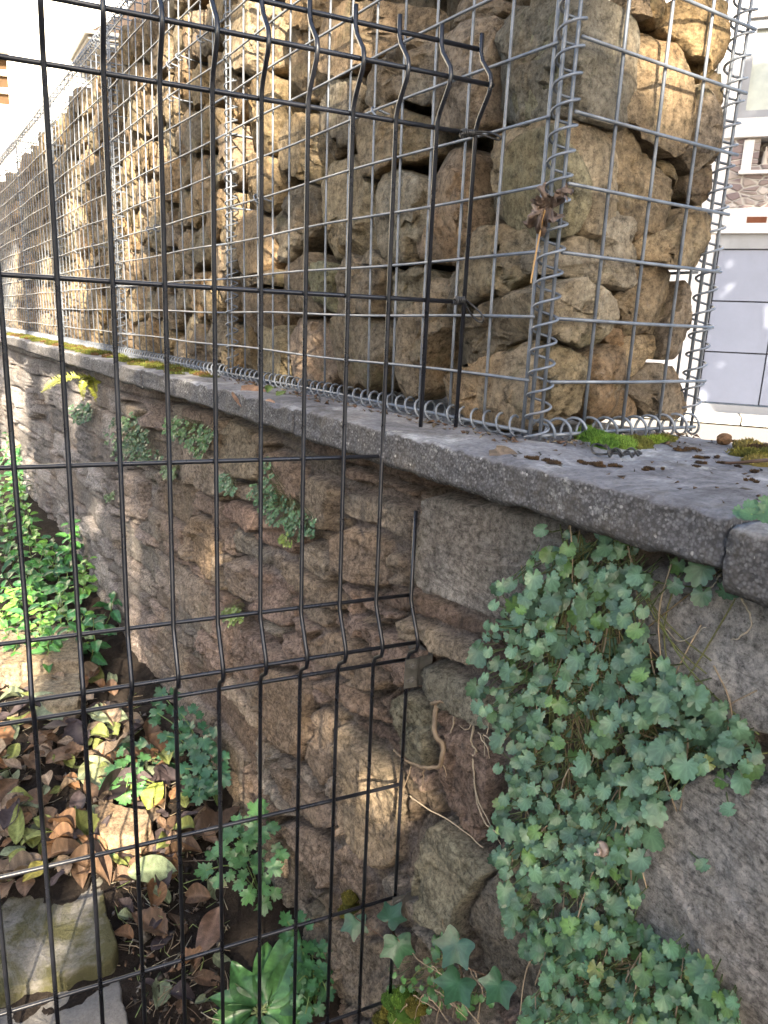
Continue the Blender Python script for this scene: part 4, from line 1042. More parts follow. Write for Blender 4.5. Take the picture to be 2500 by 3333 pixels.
# ------------------------------------------------------------------ small wall ferns
def wallfern(spec, n, seed, label, base=(.07, .15, .05), size=.006):
    r_ = np.random.default_rng(seed); lv = MB(); st = MB(); pts = region_pts(spec, n, seed, 5); allp = []
    for p in pts:
        d = ray_px(p); P = d*((XW-r_.uniform(.012, .035))/d[0]); allp.append(P)
    allp = np.array(allp); c = np.array([XW, allp[:, 1].mean(), allp[:, 2].mean()+.01])
    sc = size*max(1, allp[:, 1].mean()*.8)
    for P in allp:
        ax = np.array([-.5, r_.normal(0, .5), -.8+r_.normal(0, .4)]); ax /= np.linalg.norm(ax)
        b = np.array(base)*r_.uniform(.6, 1.4)
        for q in range(5):
            sgn = [-1, 1, -1, 1, 0][q]; Q = P+ax*sc*(.4+q*.42)
            side = np.cross(ax, [-1, 0, 0.2])*sgn*sc*.7
            R = rotm(np.array([-.8, -.35, .45])+r_.normal(0, .3, 3), ax+side*40)
            put(lv, REN[q % 4], Q+side, R, sc*(.62 if q < 4 else .7), b)
        rt_ = c+np.array([0, r_.normal(0, .01), r_.normal(0, .01)])
        st.tube(chaikin(np.array([P+ax*sc*2, P, (P+rt_)/2+np.array([-.006, 0, .004]), rt_]), 1, False), .0006, 4, (.10, .10, .04))
    e = empty('wall_fern', (XW-.01, c[1], allp[:, 2].min()), label, 'fern', 'little ferns rooted in the wall joints')
    lv.build('foliage', M['leaf'], e); st.build('stems', M['stem'], e)
wallfern('E 130,890 170,960 170,1080 250,1140 330,1190 420,1260 430,1370 330,1370 160,1280 60,1180 20,1100 110,1020', 120, 1, 'green wall fern spreading along a joint behind the middle fence wires', (.085, .165, .075))
wallfern('E 200,1360 250,1350 280,1400 240,1410', 8, 2, 'bright yellow green fern tuft in the wall just below the spreading fern', (.20, .26, .05))
wallfern('K 690,640 800,620 900,700 900,850 1010,880 900,920 800,900 700,880 640,760', 100, 3, 'wide bushy wall fern below the sunlit coping stretch', (.08, .14, .06), .0055)
wallfern('K 990,630 1080,620 1130,680 1200,690 1290,740 1270,800 1200,900 1130,800 1000,740', 80, 4, 'fern with a drooping tail between the third and fourth fence wires', (.085, .16, .055), .0055)
wallfern('K 1290,980 1360,990 1420,1060 1420,1110 1340,1080', 26, 5, 'small fern tuft left of the spreading fern', (.10, .18, .09))
wallfern('K 440,590 540,560 570,640 500,690 450,650', 30, 6, 'dark fern tuft under the yellow fronds', (.05, .10, .05), .005)
wallfern('K 1350,1800 1440,1790 1460,1850 1360,1890', 22, 7, 'fern tuft low on the wall above the bent fence fold', (.14, .2, .05))
wallfern('K 640,1120 690,1090 690,1150 640,1160', 10, 8, 'tiny fern tuft on the far grey part of the wall', (.11, .17, .07), .004)
wallfern('K 970,950 1060,960 1060,1010 1000,1000', 20, 9, 'thin fern under the dark hole in the wall', (.11, .17, .07), .005)
# yellow fronds
def frond(label, base_px, tips, col, wd=.16):
    st = MB(); lv = MB(); b = onX(XW-.005, *base_px)
    for t_ in tips:
        d = ray(*t_); T = d/np.linalg.norm(d)*(np.linalg.norm(b)-.10); mid = (b+T)/2+np.array([-.02, 0, .025])
        P = chaikin(np.array([b, mid, T]), 4, False); st.tube(P, .0012, 5, (.2, .2, .06)); L_ = np.linalg.norm(T-b)
        for i in range(3, len(P)-1):
            ax = P[i+1]-P[i-1]; ax /= np.linalg.norm(ax); s_ = L_*wd*math.sin(math.pi*min(.95, i/len(P)+.12))
            for sg in (-1, 1):
                sd_ = np.cross(ax, [-.3, -.4, .85])*sg; R = rotm(np.cross(ax, sd_)*sg+rng.normal(0, .15, 3), sd_+ax*.35)
                put(lv, (OVAL[1][0]*np.array([.55, 1, 1]), OVAL[1][1], OVAL[1][2]), P[i], R, s_*1.0, np.array(col)*rng.uniform(.7, 1.3))
    e = empty('fern', b-np.array([.02, 0, .05]), label, 'fern'); lv.build('fronds', M['leaf'], e); st.build('stems', M['stem'], e)
frond('yellow green fern fronds sprouting under the coping at left', ('K', 560, 420), [('K', 250, 510), ('K', 640, 640), ('K', 500, 560), ('K', 690, 520)], (.28, .30, .05))

# ------------------------------------------------------------------ ivy, celandine, dock
def ivy(label, leaves, base_px, plane=XW-.05):
    lv = MB(); st = MB(); b = onX(XW-.02, *base_px)
    prev = b
    for (c, x, y, s_, sp) in leaves:
        P = onX(plane-rng.uniform(0, .02), c, x, y); vd = -P/np.linalg.norm(P)
        R = rotm(vd+np.array([-.2, -.1, .4])+rng.normal(0, .2, 3), np.array([math.sin(sp), math.cos(sp)*.3, -math.cos(sp)]))
        put(lv, IVY[int(rng.integers(0, 2))], P, R, s_, np.array([.030, .080, .038])*rng.uniform(.8, 1.5))
        q = P-R[:, 1]*s_*.22
        st.tube(chaikin(np.array([q, (q+b)/2+np.array([-.01, rng.normal(0, .01), .01]), b]), 2, False), .001, 5, (.14, .08, .05))
    e = empty('ivy', b, label, 'ivy', 'ivy shoots at the foot of the wall'); lv.build('foliage', M['waxy'], e); st.build('stems', M['stem'], e)
ivy('ivy shoot with pointed leaves across the lowest bracket and fence wires', [('H', 590, 1660, .031, .2), ('H', 780, 1640, .030, .4), ('H', 820, 1780, .036, .1)], ('H', 900, 1840))
ivy('ivy shoot with star shaped leaves between the bracket and the bellflower', [('H', 1140, 1780, .036, -.1), ('H', 1145, 1990, .036, .1), ('H', 1370, 2000, .031, -.4)], ('H', 1150, 1880))
def onG(c, x, y, up_=0.):
    d = ray(c, x, y); lo, hi = .3, 12.
    for _ in range(60):
        m_ = (lo+hi)/2; P = d/np.linalg.norm(d)*m_
        if P[2] > float(gz(P[0], P[1]))+up_: lo = m_
        else: hi = m_
    return d/np.linalg.norm(d)*lo
def pinnate(label, name, cat, base, leaves, col, s_=.028, group=None, mat='leaf'):
    lv = MB(); st = MB(); b = np.array(base)
    for T, k in leaves:
        T = np.array(T); mid = (b+T)/2+np.array([0, 0, .05]); P = chaikin(np.array([b, mid, T]), 3, False)
        st.tube(P, .0013, 5, (.15, .22, .07)); ax = P[-1]-P[-5]; ax[2] *= .3; ax /= np.linalg.norm(ax)
        nr = np.array([-.25, -.45, .85])+rng.normal(0, .15, 3); sdv = np.cross(nr, ax); sdv /= np.linalg.norm(sdv)
        for (al, sd_, sc) in [(0, 0, 1.2), (-.75, -.85, .95), (-.75, .85, .95), (-1.7, -.8, .8), (-1.7, .8, .8)][:k]:
            Q = T+ax*al*s_+sdv*sd_*s_; R = rotm(nr+rng.normal(0, .2, 3), ax*.8+sdv*sd_)
            put(lv, LOBS[int(rng.integers(0, 3))], Q, R, s_*sc*.66, np.array(col)*rng.uniform(.75, 1.25))
    e = empty(name, b, label, cat, group); lv.build('foliage', M[mat], e); st.build('stems', M['stem'], e); return e
bs = onG('D', 560, 1930)
def above(c, x, y, h): return onG(c, x, y, h)
pinnate('celandine with pale green lobed leaves against the wall foot, behind the middle fence wires', 'celandine', 'plant', bs,
   [(above('D', x, y, h), k) for x, y, h, k in [(445, 1880, .10, 5), (520, 1860, .16, 5), (565, 1800, .2, 5), (540, 1930, .1, 5), (590, 1870, .16, 5), (500, 1800, .18, 5), (555, 1750, .22, 5), (570, 1950, .07, 3), (480, 1830, .15, 5)]], (.075, .175, .065), .028)
pinnate('dark green celandine clump where the wall meets the leaf litter', 'celandine', 'plant', onG('D', 440, 1680),
   [(above('D', x, y, h), k) for x, y, h, k in [(350, 1500, .12, 5), (420, 1620, .12, 5), (450, 1660, .1, 5), (430, 1720, .08, 5), (390, 1540, .14, 5), (440, 1600, .16, 5), (360, 1590, .1, 5), (340, 1540, .12, 3)]], (.045, .12, .05), .029)
pinnate('low celandine leaves lying on the litter in the middle of the garden', 'celandine', 'plant', onG('D', 290, 1700),
   [(above('D', x, y, h), k) for x, y, h, k in [(250, 1680, .05, 5), (290, 1660, .06, 5), (235, 1690, .04, 3), (270, 1720, .04, 5)]], (.10, .24, .08), .03)
pinnate('dark celandine leaves hugging the wall foot above the litter', 'celandine', 'plant', onG('D', 470, 1740),
   [(above('D', x, y, h), 5) for x, y, h in [(460, 1700, .1), (440, 1640, .12), (470, 1680, .07), (400, 1660, .06), (425, 1700, .05), (380, 1600, .07), (410, 1570, .12)]], (.045, .13, .06), .028)
pinnate('tiny celandine seedling beside the mossy slab', 'celandine', 'plant', onG('D', 245, 1835),
   [(above('D', x, y, h), 3) for x, y, h in [(235, 1820, .02), (255, 1840, .02), (240, 1850, .02), (262, 1815, .03)]], (.12, .24, .12), .018)
# dock
def rosette(label, name, cat, base, tips, w, col, T=OVAL, mat='waxy'):
    lv = MB(); st = MB(); b = np.array(base)
    for i, t_ in enumerate(tips):
        t_ = np.array(t_); L_ = np.linalg.norm(t_-b); ax = (t_-b)/L_
        R = rotm(np.array([-.15, -.45, .9])+rng.normal(0, .15, 3), ax); Tm = (T[i % len(T)][0]*np.array([w, 1, 1]), T[i % len(T)][1], T[i % len(T)][2])
        put(lv, Tm, b+ax*L_*.12, R, L_*.95, np.array(col)*rng.uniform(.75, 1.3))
        st.tube([b, b+ax*L_*.16], .0025, 6, (.2, .24, .1))
    e = empty(name, b, label, cat); lv.build('leaves', M[mat], e); st.build('stalks', M['stem'], e)
rosette('dock plant with big glossy veined leaves at the bottom, behind the fence', 'dock_plant', 'plant', onG('D', 560, 2205)+np.array([0, 0, .02]),
        [above('D', x, y, h) for x, y, h in [(640, 2010, .10), (480, 2125, .08), (700, 2110, .10), (575, 2050, .13), (445, 2200, .06), (665, 2170, .09), (520, 2250, .05), (610, 2250, .05), (530, 2080, .10), (650, 2070, .12)]], .95, (.055, .135, .042))
pinnate('small dark celandine leaves beside the dock at the wall foot', 'celandine', 'plant', onG('D', 680, 2170),
   [(above('D', x, y, h), 5) for x, y, h in [(670, 2050, .12), (690, 2090, .1), (705, 2140, .08), (645, 2120, .1), (620, 1990, .13), (660, 2190, .06)]], (.05, .14, .05), .024)
rosette('laurel sprig with dark glossy leaves lying on the litter', 'laurel_sprig', 'plant', onG('D', 330, 1640),
   [above('D', x, y, h) for x, y, h in [(230, 1600, .03), (260, 1660, .03), (300, 1580, .05), (380, 1600, .06), (400, 1690, .03), (330, 1720, .02), (350, 1560, .06)]], .8, (.05, .12, .06))
# nettles and weeds at the left
def weed(base, hgt, seed, col, T=SERR, sl=.05):
    r_ = np.random.default_rng(seed); lv = MB(); st = MB(); b = np.array(base, float)
    lean = np.array([r_.normal(0, .2), r_.normal(0, .2), 1.]); lean /= np.linalg.norm(lean)
    n = int(hgt/.035)+2; P = [b+lean*hgt*i/n+np.array([r_.normal(0, .004), r_.normal(0, .004), 0]) for i in range(n+1)]
    st.tube(P, np.linspace(.0022, .0012, n+1), 5, (.14, .19, .06))
    for i in range(1, n+1):
        for sg in (0, math.pi):
            a = i*1.57+sg+r_.normal(0, .3); dr = np.array([math.cos(a), math.sin(a), r_.uniform(-.1, .5)])
            R = rotm(np.array([-.2, -.3, 1])+r_.normal(0, .3, 3), dr); s_ = sl*(1.15-.55*i/n)*r_.uniform(.8, 1.2)
            put(lv, T[int(r_.integers(0, len(T)))], P[i]+dr*.008, R, s_, np.array(col)*r_.uniform(.65, 1.35))
    return lv, st, b
WLAB = ['nettle with toothed leaves in the green patch at left', 'pale green weed lit by the sun in the patch at left', 'dark leafy weed at the foot of the far wall']
nw = 0
for i, p in enumerate(region_pts('D -10,905 60,930 120,1010 115,1080 190,1210 225,1260 200,1350 60,1370 -10,1340', 46, 9, 34)):
    d = ray_px(p)
    y_ = (p[1]/1.507-900)/470
    P = onG('D', p[0]/1.507, p[1]/1.507, .16 if y_ > .5 else .22)
    if P[0] > XW-.06: P[0] = XW-.06
    b = P.copy(); b[2] = float(gz(P[0], P[1])); k = i % 3
    lv, st, b = weed(b, max(.12, P[2]-b[2]), 600+i, [(.075, .22, .05), (.16, .34, .06), (.045, .15, .05)][k], [SERR, OVAL, SERR][k], [.06, .055, .065][k])
    e = empty('weed' if k else 'nettle', b, WLAB[k], 'weed', 'weeds in the green patch at left'); lv.build('foliage', M['leaf'], e); st.build('stems', M['stem'], e)

# ------------------------------------------------------------------ slabs and blocks in the garden
def ground_slab(name, spec, zt, thick, label, cat, mat, col=(1, 1, 1), seed=0, rough=1.):
    P = np.array([onZ(zt, *p)[:2] for p in polypts(spec)]); P = resample(P, 140); c = P.mean(0)
    Q = np.c_[P, np.full(140, zt)]; P = P+np.stack([fbm(Q*14, seed, 4), fbm(Q*14, seed+9, 4)], 1)*.007*rough+np.stack([fbm(Q*60, seed+3, 2), fbm(Q*60, seed+4, 2)], 1)*.004
    V = [np.r_[c, zt]]; rings = [(.12*k, 0) for k in range(1, 8)]+[(.91, 0), (.965, 0), (.988, -.001), (1., -.006), (1.002, -.014), (1.004, -thick*.4), (1.0, -thick*.7), (1., -thick)]
    for s_, d in rings:
        for k in range(140): V.append(np.r_[c+(P[k]-c)*s_, zt+d])
    V.append(np.r_[c, zt-thick]); V = np.array(V); n = 140
    F = [(0, 1+k, 1+(k+1) % n) for k in range(n)]
    for i in range(len(rings)-1): F += [(1+i*n+k, 1+(i+1)*n+k, 1+(i+1)*n+(k+1) % n, 1+i*n+(k+1) % n) for k in range(n)]
    e_ = 1+(len(rings)-1)*n; F += [(e_+k, len(V)-1, e_+(k+1) % n) for k in range(n)]
    ar = np.sum(P[:, 0]*np.roll(P[:, 1], -1)-np.roll(P[:, 0], -1)*P[:, 1])
    if ar < 0: F = [f[::-1] for f in F]
    V[:, 2] += fbm(V*18, seed, 4, .6)*.006*rough+fbm(V*4, seed+1, 2)*.006*rough+facets(V, .03, seed, .2, .04)*.6*rough
    o = mk(name, V, F, mat); tag(o, label, cat); o.color = (*col, 1); return o
def mat_slab():
    t = NT('mossy_slab'); co = t.coord(rand=False)
    c = t.ramp(t.noise(co, 14, 7, .7), [(.3, (.12, .11, .095)), (.6, (.235, .22, .195)), (.8, (.33, .31, .28))])
    c = t.mix(.5, c, t.ramp(t.noise(co, 150, 5, .7), [(.3, .4), (.6, 1.)]), 'MULTIPLY')
    c = t.mix(t.ramp(t.noise(co, 5.5, 6, .7, .6), [(.40, 0.), (.54, .9)]), c, (.070, .066, .024))
    b = t.bump(t.noise(co, 120, 6, .75), .8, .004); b = t.bump(t.noise(co, 22, 6, .7), .7, .01, b)
    return t.done(c, .95, .2, b)
M['slab'] = mat_slab()
def mat_paver():
    t = NT('paver_concrete'); co = t.coord(rand=False)
    c = t.ramp(t.noise(co, 10, 7, .7), [(.3, (.17, .155, .135)), (.7, (.27, .25, .22))])
    c = t.mix(.5, c, t.ramp(t.noise(co, 200, 5, .7), [(.3, .4), (.6, 1.)]), 'MULTIPLY')
    return t.done(c, .9, .2, t.bump(t.noise(co, 180, 6, .75), .7, .003))
M['paver'] = mat_paver()
ground_slab('garden_slab', 'G -300,1560 0,1475 250,1410 490,1350 540,1400 560,1500 575,1620 615,1720 640,1790 610,1840 560,1870 300,1950 0,2030 -300,2110', -1.175, .06, 'mossy broken garden slab at the lower left behind the fence', 'slab', M['slab'], seed=801, rough=.9)
ground_slab('garden_slab', 'G -300,2190 0,2085 300,1990 585,1915 640,1960 680,2130 720,2330 740,2420 -300,2420', -1.215, .06, 'plain grey slab at the bottom left corner, below the mossy one', 'slab', M['paver'], seed=802, rough=.5)
ground_slab('garden_block', 'G -60,80 60,60 150,65 420,60 430,150 425,250 300,250 150,270 0,280 -60,240', -1.02, .12, 'squared pale stone block, sunlit at its right end, at the left border', 'stone block', M['rock'], (1.15, 1.1, 1.0), 803)
ground_slab('garden_block', 'G 180,310 300,280 430,270 440,380 420,470 350,490 250,480 190,430', -1.06, .10, 'pale sunlit stone block in front of the squared one', 'stone block', M['rock'], (1.3, 1.25, 1.1), 804)
ground_slab('garden_stone', 'G 505,1040 590,1010 700,1040 790,1050 820,1130 760,1190 640,1200 540,1180', -1.105, .05, 'flat sunlit stone half buried in leaves by the third fence wire', 'stone', M['rock'], (1.35, 1.15, .95), 805, .5)

# ------------------------------------------------------------------ leaf litter
LEAFP = {}
def leafmesh(key, T, s_):
    V, F, C = T; m = bpy.data.meshes.new('fallen_leaf'); m.from_pydata((V*s_).tolist(), [], F)
    m.polygons.foreach_set('use_smooth', [True]*len(m.polygons)); a = m.color_attributes.new('tint', 'FLOAT_COLOR', 'POINT')
    c = np.ones((len(V), 4)); c[:, :3] = C; a.data.foreach_set('color', c.ravel()); m.materials.append(M['dry']); return m
LM = [leafmesh(i, T, 1.) for i, T in enumerate(CURL+OVAL+SERR+[leaf_blade(1, .24, .1, .25, 0, 12, wave=.06), leaf_blade(1, .2, .2, -.3, 0, 14, wave=.05), leaf_blade(1, .34, .05, .15, 1, 15, 15, wave=.07)])]
KIND = [('curled brown fallen leaf in the garden litter', (.17, .105, .065)), ('pale tan fallen leaf in the garden litter', (.32, .235, .16)), ('dark purplish fallen leaf in the garden litter', (.075, .055, .055)),
        ('yellow green fallen leaf in the garden litter', (.24, .27, .08)), ('grey green fallen leaf in the garden litter', (.23, .27, .16)), ('rusty orange fallen leaf in the garden litter', (.26, .14, .07))]
def fallen(P, nrm, dr, s_, kind, mesh_i, label=None, group='fallen leaves in the garden', col=None, wd=1.):
    o = link(bpy.data.objects.new('fallen_leaf', LM[mesh_i])); R = rotm(nrm, dr)
    o.matrix_world = Matrix([[R[i][0]*s_*wd, R[i][1]*s_, R[i][2]*s_, P[i]] for i in range(3)]+[[0, 0, 0, 1]])
    tag(o, label or KIND[kind][0], 'leaf', group); c = np.array(col if col is not None else KIND[kind][1])*rng.uniform(.5, .95); o.color = (*c, 1); return o
lit = region_pts('G -60,300 430,270 560,260 640,400 720,560 880,700 1000,1000 1180,1080 1100,1250 900,1300 700,1330 560,1330 470,1350 0,1460 -60,1470', 262, 77, 19)
for i, p in enumerate(lit):
    P = onG('D', p[0]/1.507, p[1]/1.507, rng.uniform(.012, .045)); a = rng.uniform(0, 6.28)
    g_ = (p[1]-2000)/.6028; k = int(rng.choice(6, p=[.27, .22, .15, .11, .13, .12]))
    s_ = rng.choice([.04, .055, .07, .085, .105], p=[.2, .27, .27, .18, .08])
    fallen(P, np.array([rng.normal(0, .3), -.25+rng.normal(0, .3), 1]), np.array([math.cos(a), math.sin(a), rng.normal(0, .1)]), s_, k, int(rng.integers(0, len(LM))))
for i, p in enumerate(region_pts('G 560,1350 1100,1300 1200,1500 1230,1800 1240,2200 720,2200 660,1900 560,1500', 26, 78, 50)):
    P = onG('D', p[0]/1.507, p[1]/1.507, .012); a = rng.uniform(0, 6.28)
    fallen(P, np.array([rng.normal(0, .3), -.25+rng.normal(0, .3), 1]), np.array([math.cos(a), math.sin(a), 0]), rng.uniform(.03, .075), int(rng.choice([0, 2, 4, 5])), int(rng.integers(0, 5)))
def big(c0, c1, w, col, label, h0=.03):
    a = onG(*c0, h0); b = onG(*c1, h0+.012); d = b-a; fallen(a, np.array([-.1, -.35, 1.]), d, np.linalg.norm(d), 0, 5, label, 'fallen leaves in the garden', col, w)
big(('G', 690, 1390), ('G', 960, 1370), 1, (.30, .36, .20), 'large flat pale green leaf with browned tip on bare soil behind the fourth fence wire', .03)
big(('G', 170, 440), ('G', 330, 510), 1, (.33, .38, .24), 'big upright grey green leaf beside the second fence wire', .05)
big(('G', 490, 540), ('G', 690, 535), 1, (.36, .42, .25), 'long pale leaf under the bent fence fold', .04)
big(('G', 480, 770), ('G', 540, 910), 1, (.40, .42, .22), 'yellowish rounded leaf in the litter beside the third fence wire', .04)
big(('G', 1190, 1570), ('G', 1045, 1850), .6, (.18, .11, .075), 'long two tone brown leaf hanging beside the dock', .05)
big(('G', 790, 1050), ('G', 880, 900), 1, (.36, .40, .08), 'bright yellow green leaf leaning at the celandine', .05)
big(('G', 240, 1330), ('G', 120, 1400), 1, (.42, .36, .08), 'yellow leaf on the upper edge of the mossy slab', .06)
# dead twigs, soil crumbs and grass blades: uncountable ground cover
mb = MB()
for p in region_pts('G -60,300 560,260 900,700 1180,1080 1230,1500 1250,2212 700,2212 560,1500 470,1350 -60,1470', 420, 79, 6):
    P = onG('D', p[0]/1.507, p[1]/1.507, .006); a = rng.uniform(0, 6.28); L_ = rng.uniform(.015, .075)
    d = np.array([math.cos(a), math.sin(a), rng.uniform(-.05, .35)])*L_
    mb.tube([P, P+d*.5+rng.normal(0, .004, 3), P+d], rng.uniform(.0005, .0012), 4, random.choice([(.26, .2, .13), (.14, .10, .07), (.2, .25, .09), (.3, .27, .2)]))
for p in region_pts('G -60,300 560,260 900,700 1180,1080 1230,1500 1250,2212 700,2212 560,1500 470,1350 -60,1470', 900, 80, 3):
    P = onG('D', p[0]/1.507, p[1]/1.507, .003); s_ = rng.uniform(.002, .007); q = rng.normal(0, 1, (4, 3))*s_+P
    mb.add(q, [(0, 1, 2), (0, 2, 3), (0, 3, 1), (1, 3, 2)], random.choice([(.05, .04, .03), (.09, .07, .055), (.16, .14, .12), (.13, .08, .05)]))
o = mb.build('ground_debris', M['stem']); tag(o, 'twigs, grass blades and soil crumbs strewn over the garden soil', 'debris', None, 'stuff')

# ------------------------------------------------------------------ moss
def moss(name, pts, hgt, dens, label, cols, seed, r0=.012, kind=None, group=None, blade=.004):
    r_ = np.random.default_rng(seed); mb = MB()
    for P in pts:
        P = np.array(P); rr_ = r0*r_.uniform(.6, 1.4); hh = hgt*r_.uniform(.6, 1.3)
        n = 10; V = [P+np.array([0, 0, hh])]
        for ring, (s_, z_) in enumerate([(.5, .85), (.85, .45), (1.05, -.1)]):
            for k in range(n):
                a = 2*math.pi*k/n+ring*.3; q = rr_*s_*r_.uniform(.8, 1.2); V.append(P+np.array([q*math.cos(a), q*math.sin(a), hh*z_]))
        F = [(0, 1+k, 1+(k+1) % n) for k in range(n)]
        for ring in range(2): F += [(1+ring*n+k, 1+(ring+1)*n+k, 1+(ring+1)*n+(k+1) % n, 1+ring*n+(k+1) % n) for k in range(n)]
        c = np.array(cols[int(r_.integers(0, len(cols)))]); mb.add(V, F, c*.6)
        for q in range(dens):
            a = r_.uniform(0, 6.28); rad = rr_*math.sqrt(r_.random()); b = P+np.array([rad*math.cos(a), rad*math.sin(a), hh*(1-.7*(rad/rr_)**2)*.9])
            d = np.array([r_.normal(0, .5), r_.normal(0, .5), 1.]); d *= blade*r_.uniform(.6, 1.5)/np.linalg.norm(d); w = np.cross(d, r_.normal(0, 1, 3)); w *= blade*.22/np.linalg.norm(w)
            mb.add([b-w, b+w, b+d], [(0, 1, 2)], c*r_.uniform(.6, 1.4))
    o = mb.build(name, M['moss']); tag(o, label, 'moss', group, kind); return o
GR = [(.11, .20, .03), (.085, .165, .03), (.15, .24, .045)]; BR = [(.07, .045, .025), (.10, .06, .03), (.05, .035, .025)]; OL = [(.16, .14, .03), (.10, .10, .025), (.20, .16, .05)]
moss('moss_cushion', [onZ(ZC+.001, 'F', *q) for q in [(600, 800), (640, 800), (680, 815), (720, 825), (760, 830), (800, 840), (570, 790), (640, 835), (700, 845), (560, 770), (780, 815)]], .011, 420, 'bright green moss cushion at the foot of the basket end', GR, 1, .0145, blade=.0042)
moss('moss_cushion', [onZ(ZC+.001, 'F', *q) for q in [(860, 800), (900, 815), (940, 810), (985, 800), (1030, 795), (1065, 800), (920, 835), (870, 840)]], .006, 260, 'lower yellow green moss running on towards the back corner spiral', [(.16, .22, .03), (.12, .12, .03)], 2, .012)
for i, (q, n, r0) in enumerate([((265, 910), 3, .008), ((370, 930), 4, .010), ((560, 940), 3, .008), ((640, 945), 3, .009), ((720, 955), 3, .008), ((930, 975), 3, .007), ((980, 970), 2, .007), ((1280, 905), 3, .008), ((1250, 935), 2, .006), ((1225, 962), 2, .006), ((1465, 810), 4, .010), ((1575, 830), 2, .008), ((1130, 860), 4, .008), ((1200, 855), 3, .008), ((1400, 940), 3, .006), ((1580, 990), 2, .006), ((1565, 1045), 2, .005), ((1345, 900), 2, .005), ((1480, 960), 2, .005)]):
    c = onZ(ZC+.0005, 'F', *q); moss('moss_clump', [c+np.array([rng.normal(0, r0*.55), rng.normal(0, r0*.55), 0]) for _ in range(n+2)], .0013, 70, 'dry brown clump of dead moss on the coping', BR, 20+i, r0*.42, None, 'dead moss clumps on the coping', .0020)
moss('moss_cushion', [onZ(ZC, 'F', x, y) for x, y in [(1540, 850), (1590, 870), (1640, 880), (1680, 900), (1560, 905), (1620, 920), (1660, 945), (1520, 890), (1600, 945), (1700, 860)]], .010, 260, 'brown and olive moss mat at the right border of the coping', OL+BR, 50, .016)
moss('moss_cushion', [onX(XW-.035, 'H', x, y)+np.array([0, 0, 0]) for x, y in [(800, 2090), (840, 2110), (880, 2140), (780, 2150), (820, 2180), (900, 2190), (730, 2190), (860, 2080), (920, 2120)]], .014, 260, 'green moss on the ledge at the bottom border', GR+OL, 51, .016)
moss('moss_cushion', [onX(XW-.03, 'H', x, y) for x, y in [(545, 1550), (570, 1580), (540, 1600), (560, 1530)]], .008, 160, 'olive moss tuft on the wall above the ivy', OL, 53, .012)
pts = []
for _ in range(170):
    y = 1.55+rng.random()**.8*3.4; pts.append((XF+.015+rng.random()*.085*(1 if y > 2 else .8)+.02, y, ZC+.001))
moss('moss_strip', pts, .006, 60, 'green and rusty moss strip along the far coping', [(.10, .115, .025), (.085, .085, .02), (.12, .07, .03), (.13, .14, .03)], 52, .020, 'stuff', None, .006)
# crumbs along the base spiral
mb = MB()
for _ in range(420):
    if rng.random() < .6: P = np.array([XG-.03+rng.normal(0, .014), rng.uniform(YG, 1.7), ZC+.003])
    else: P = np.array([rng.uniform(XG, XB), YG-.02+rng.normal(0, .018), ZC+.003])
    s_ = rng.uniform(.0015, .0045); q = rng.normal(0, 1, (4, 3))*s_*np.array([1, 1, .5])+P
    mb.add(q, [(0, 1, 2), (0, 2, 3), (0, 3, 1), (1, 3, 2)], random.choice([(.10, .06, .035), (.06, .045, .03), (.2, .16, .11), (.14, .08, .05)]))
for _ in range(160):
    P = np.array([rng.uniform(XF+.02, XB-.02), rng.uniform(.15, .62), ZC+.002]); s_ = rng.uniform(.001, .003); q = rng.normal(0, 1, (4, 3))*s_*np.array([1, 1, .5])+P
    mb.add(q, [(0, 1, 2), (0, 2, 3), (0, 3, 1), (1, 3, 2)], random.choice([(.08, .05, .03), (.05, .04, .03)]))
o = mb.build('coping_debris', M['stem']); tag(o, 'brown crumbs and bark bits scattered on the coping', 'debris', None, 'stuff')
# leaves on the coping
def cop_leaf(c, x, y, c2, x2, y2, col, label, mi=0):
    a = onZ(ZC+.005, c, x, y); b = onZ(ZC+.005, c2, x2, y2); d = b-a; fallen(a, np.array([-.2, -.3, 1.]), d, np.linalg.norm(d), 0, mi, label, 'leaves on the coping', col)
cop_leaf('F', 30, 840, 'F', 125, 890, (.30, .22, .15), 'curled tan leaf on the coping below the corner spiral', 5)
cop_leaf('E', 120, 510, 'E', 185, 500, (.16, .24, .06), 'green leaf lying against the base spiral', 4); cop_leaf('E', 180, 530, 'E', 245, 525, (.20, .28, .08), 'paler green leaf beside the green one on the coping', 3)
cop_leaf('E', 120, 555, 'E', 175, 560, (.36, .22, .14), 'orange tan leaf scrap at the coping front edge', 3); cop_leaf('K', 1450, 485, 'K', 1560, 520, (.34, .20, .12), 'brown leaf scraps under the base spiral', 5)
mb = MB(); mb.tube(chaikin(np.array([onZ(ZC+.008, 'F', 1400, 935), onZ(ZC+.011, 'F', 1500, 932), onZ(ZC+.016, 'F', 1590, 922), onZ(ZC+.014, 'F', 1700, 915)]), 2, False), (.0012, .0022), 6, (.07, .04, .025))
o = mb.build('twig', M['stem']); tag(o, 'thin dark twig across the moss mat at the right border', 'twig')
# pebble
P = onZ(ZC, 'F', 1390, 820); a = np.linspace(0, 2*math.pi, 7, endpoint=False)
V, F = rock(np.stack([.011*np.cos(a), .009*np.sin(a)], 1), P+np.array([0, 0, .012]), np.array([1., 0, 0]), np.array([0, 1., 0]), np.array([0, 0, -1.]), .0125, 77, 16, None, 0, .6, rounder=0)
o = mk('pebble', V, F, M['rock']); tag(o, 'orange brown pebble on the coping in front of the garage', 'pebble'); o.color = (.9, .58, .36, 1)
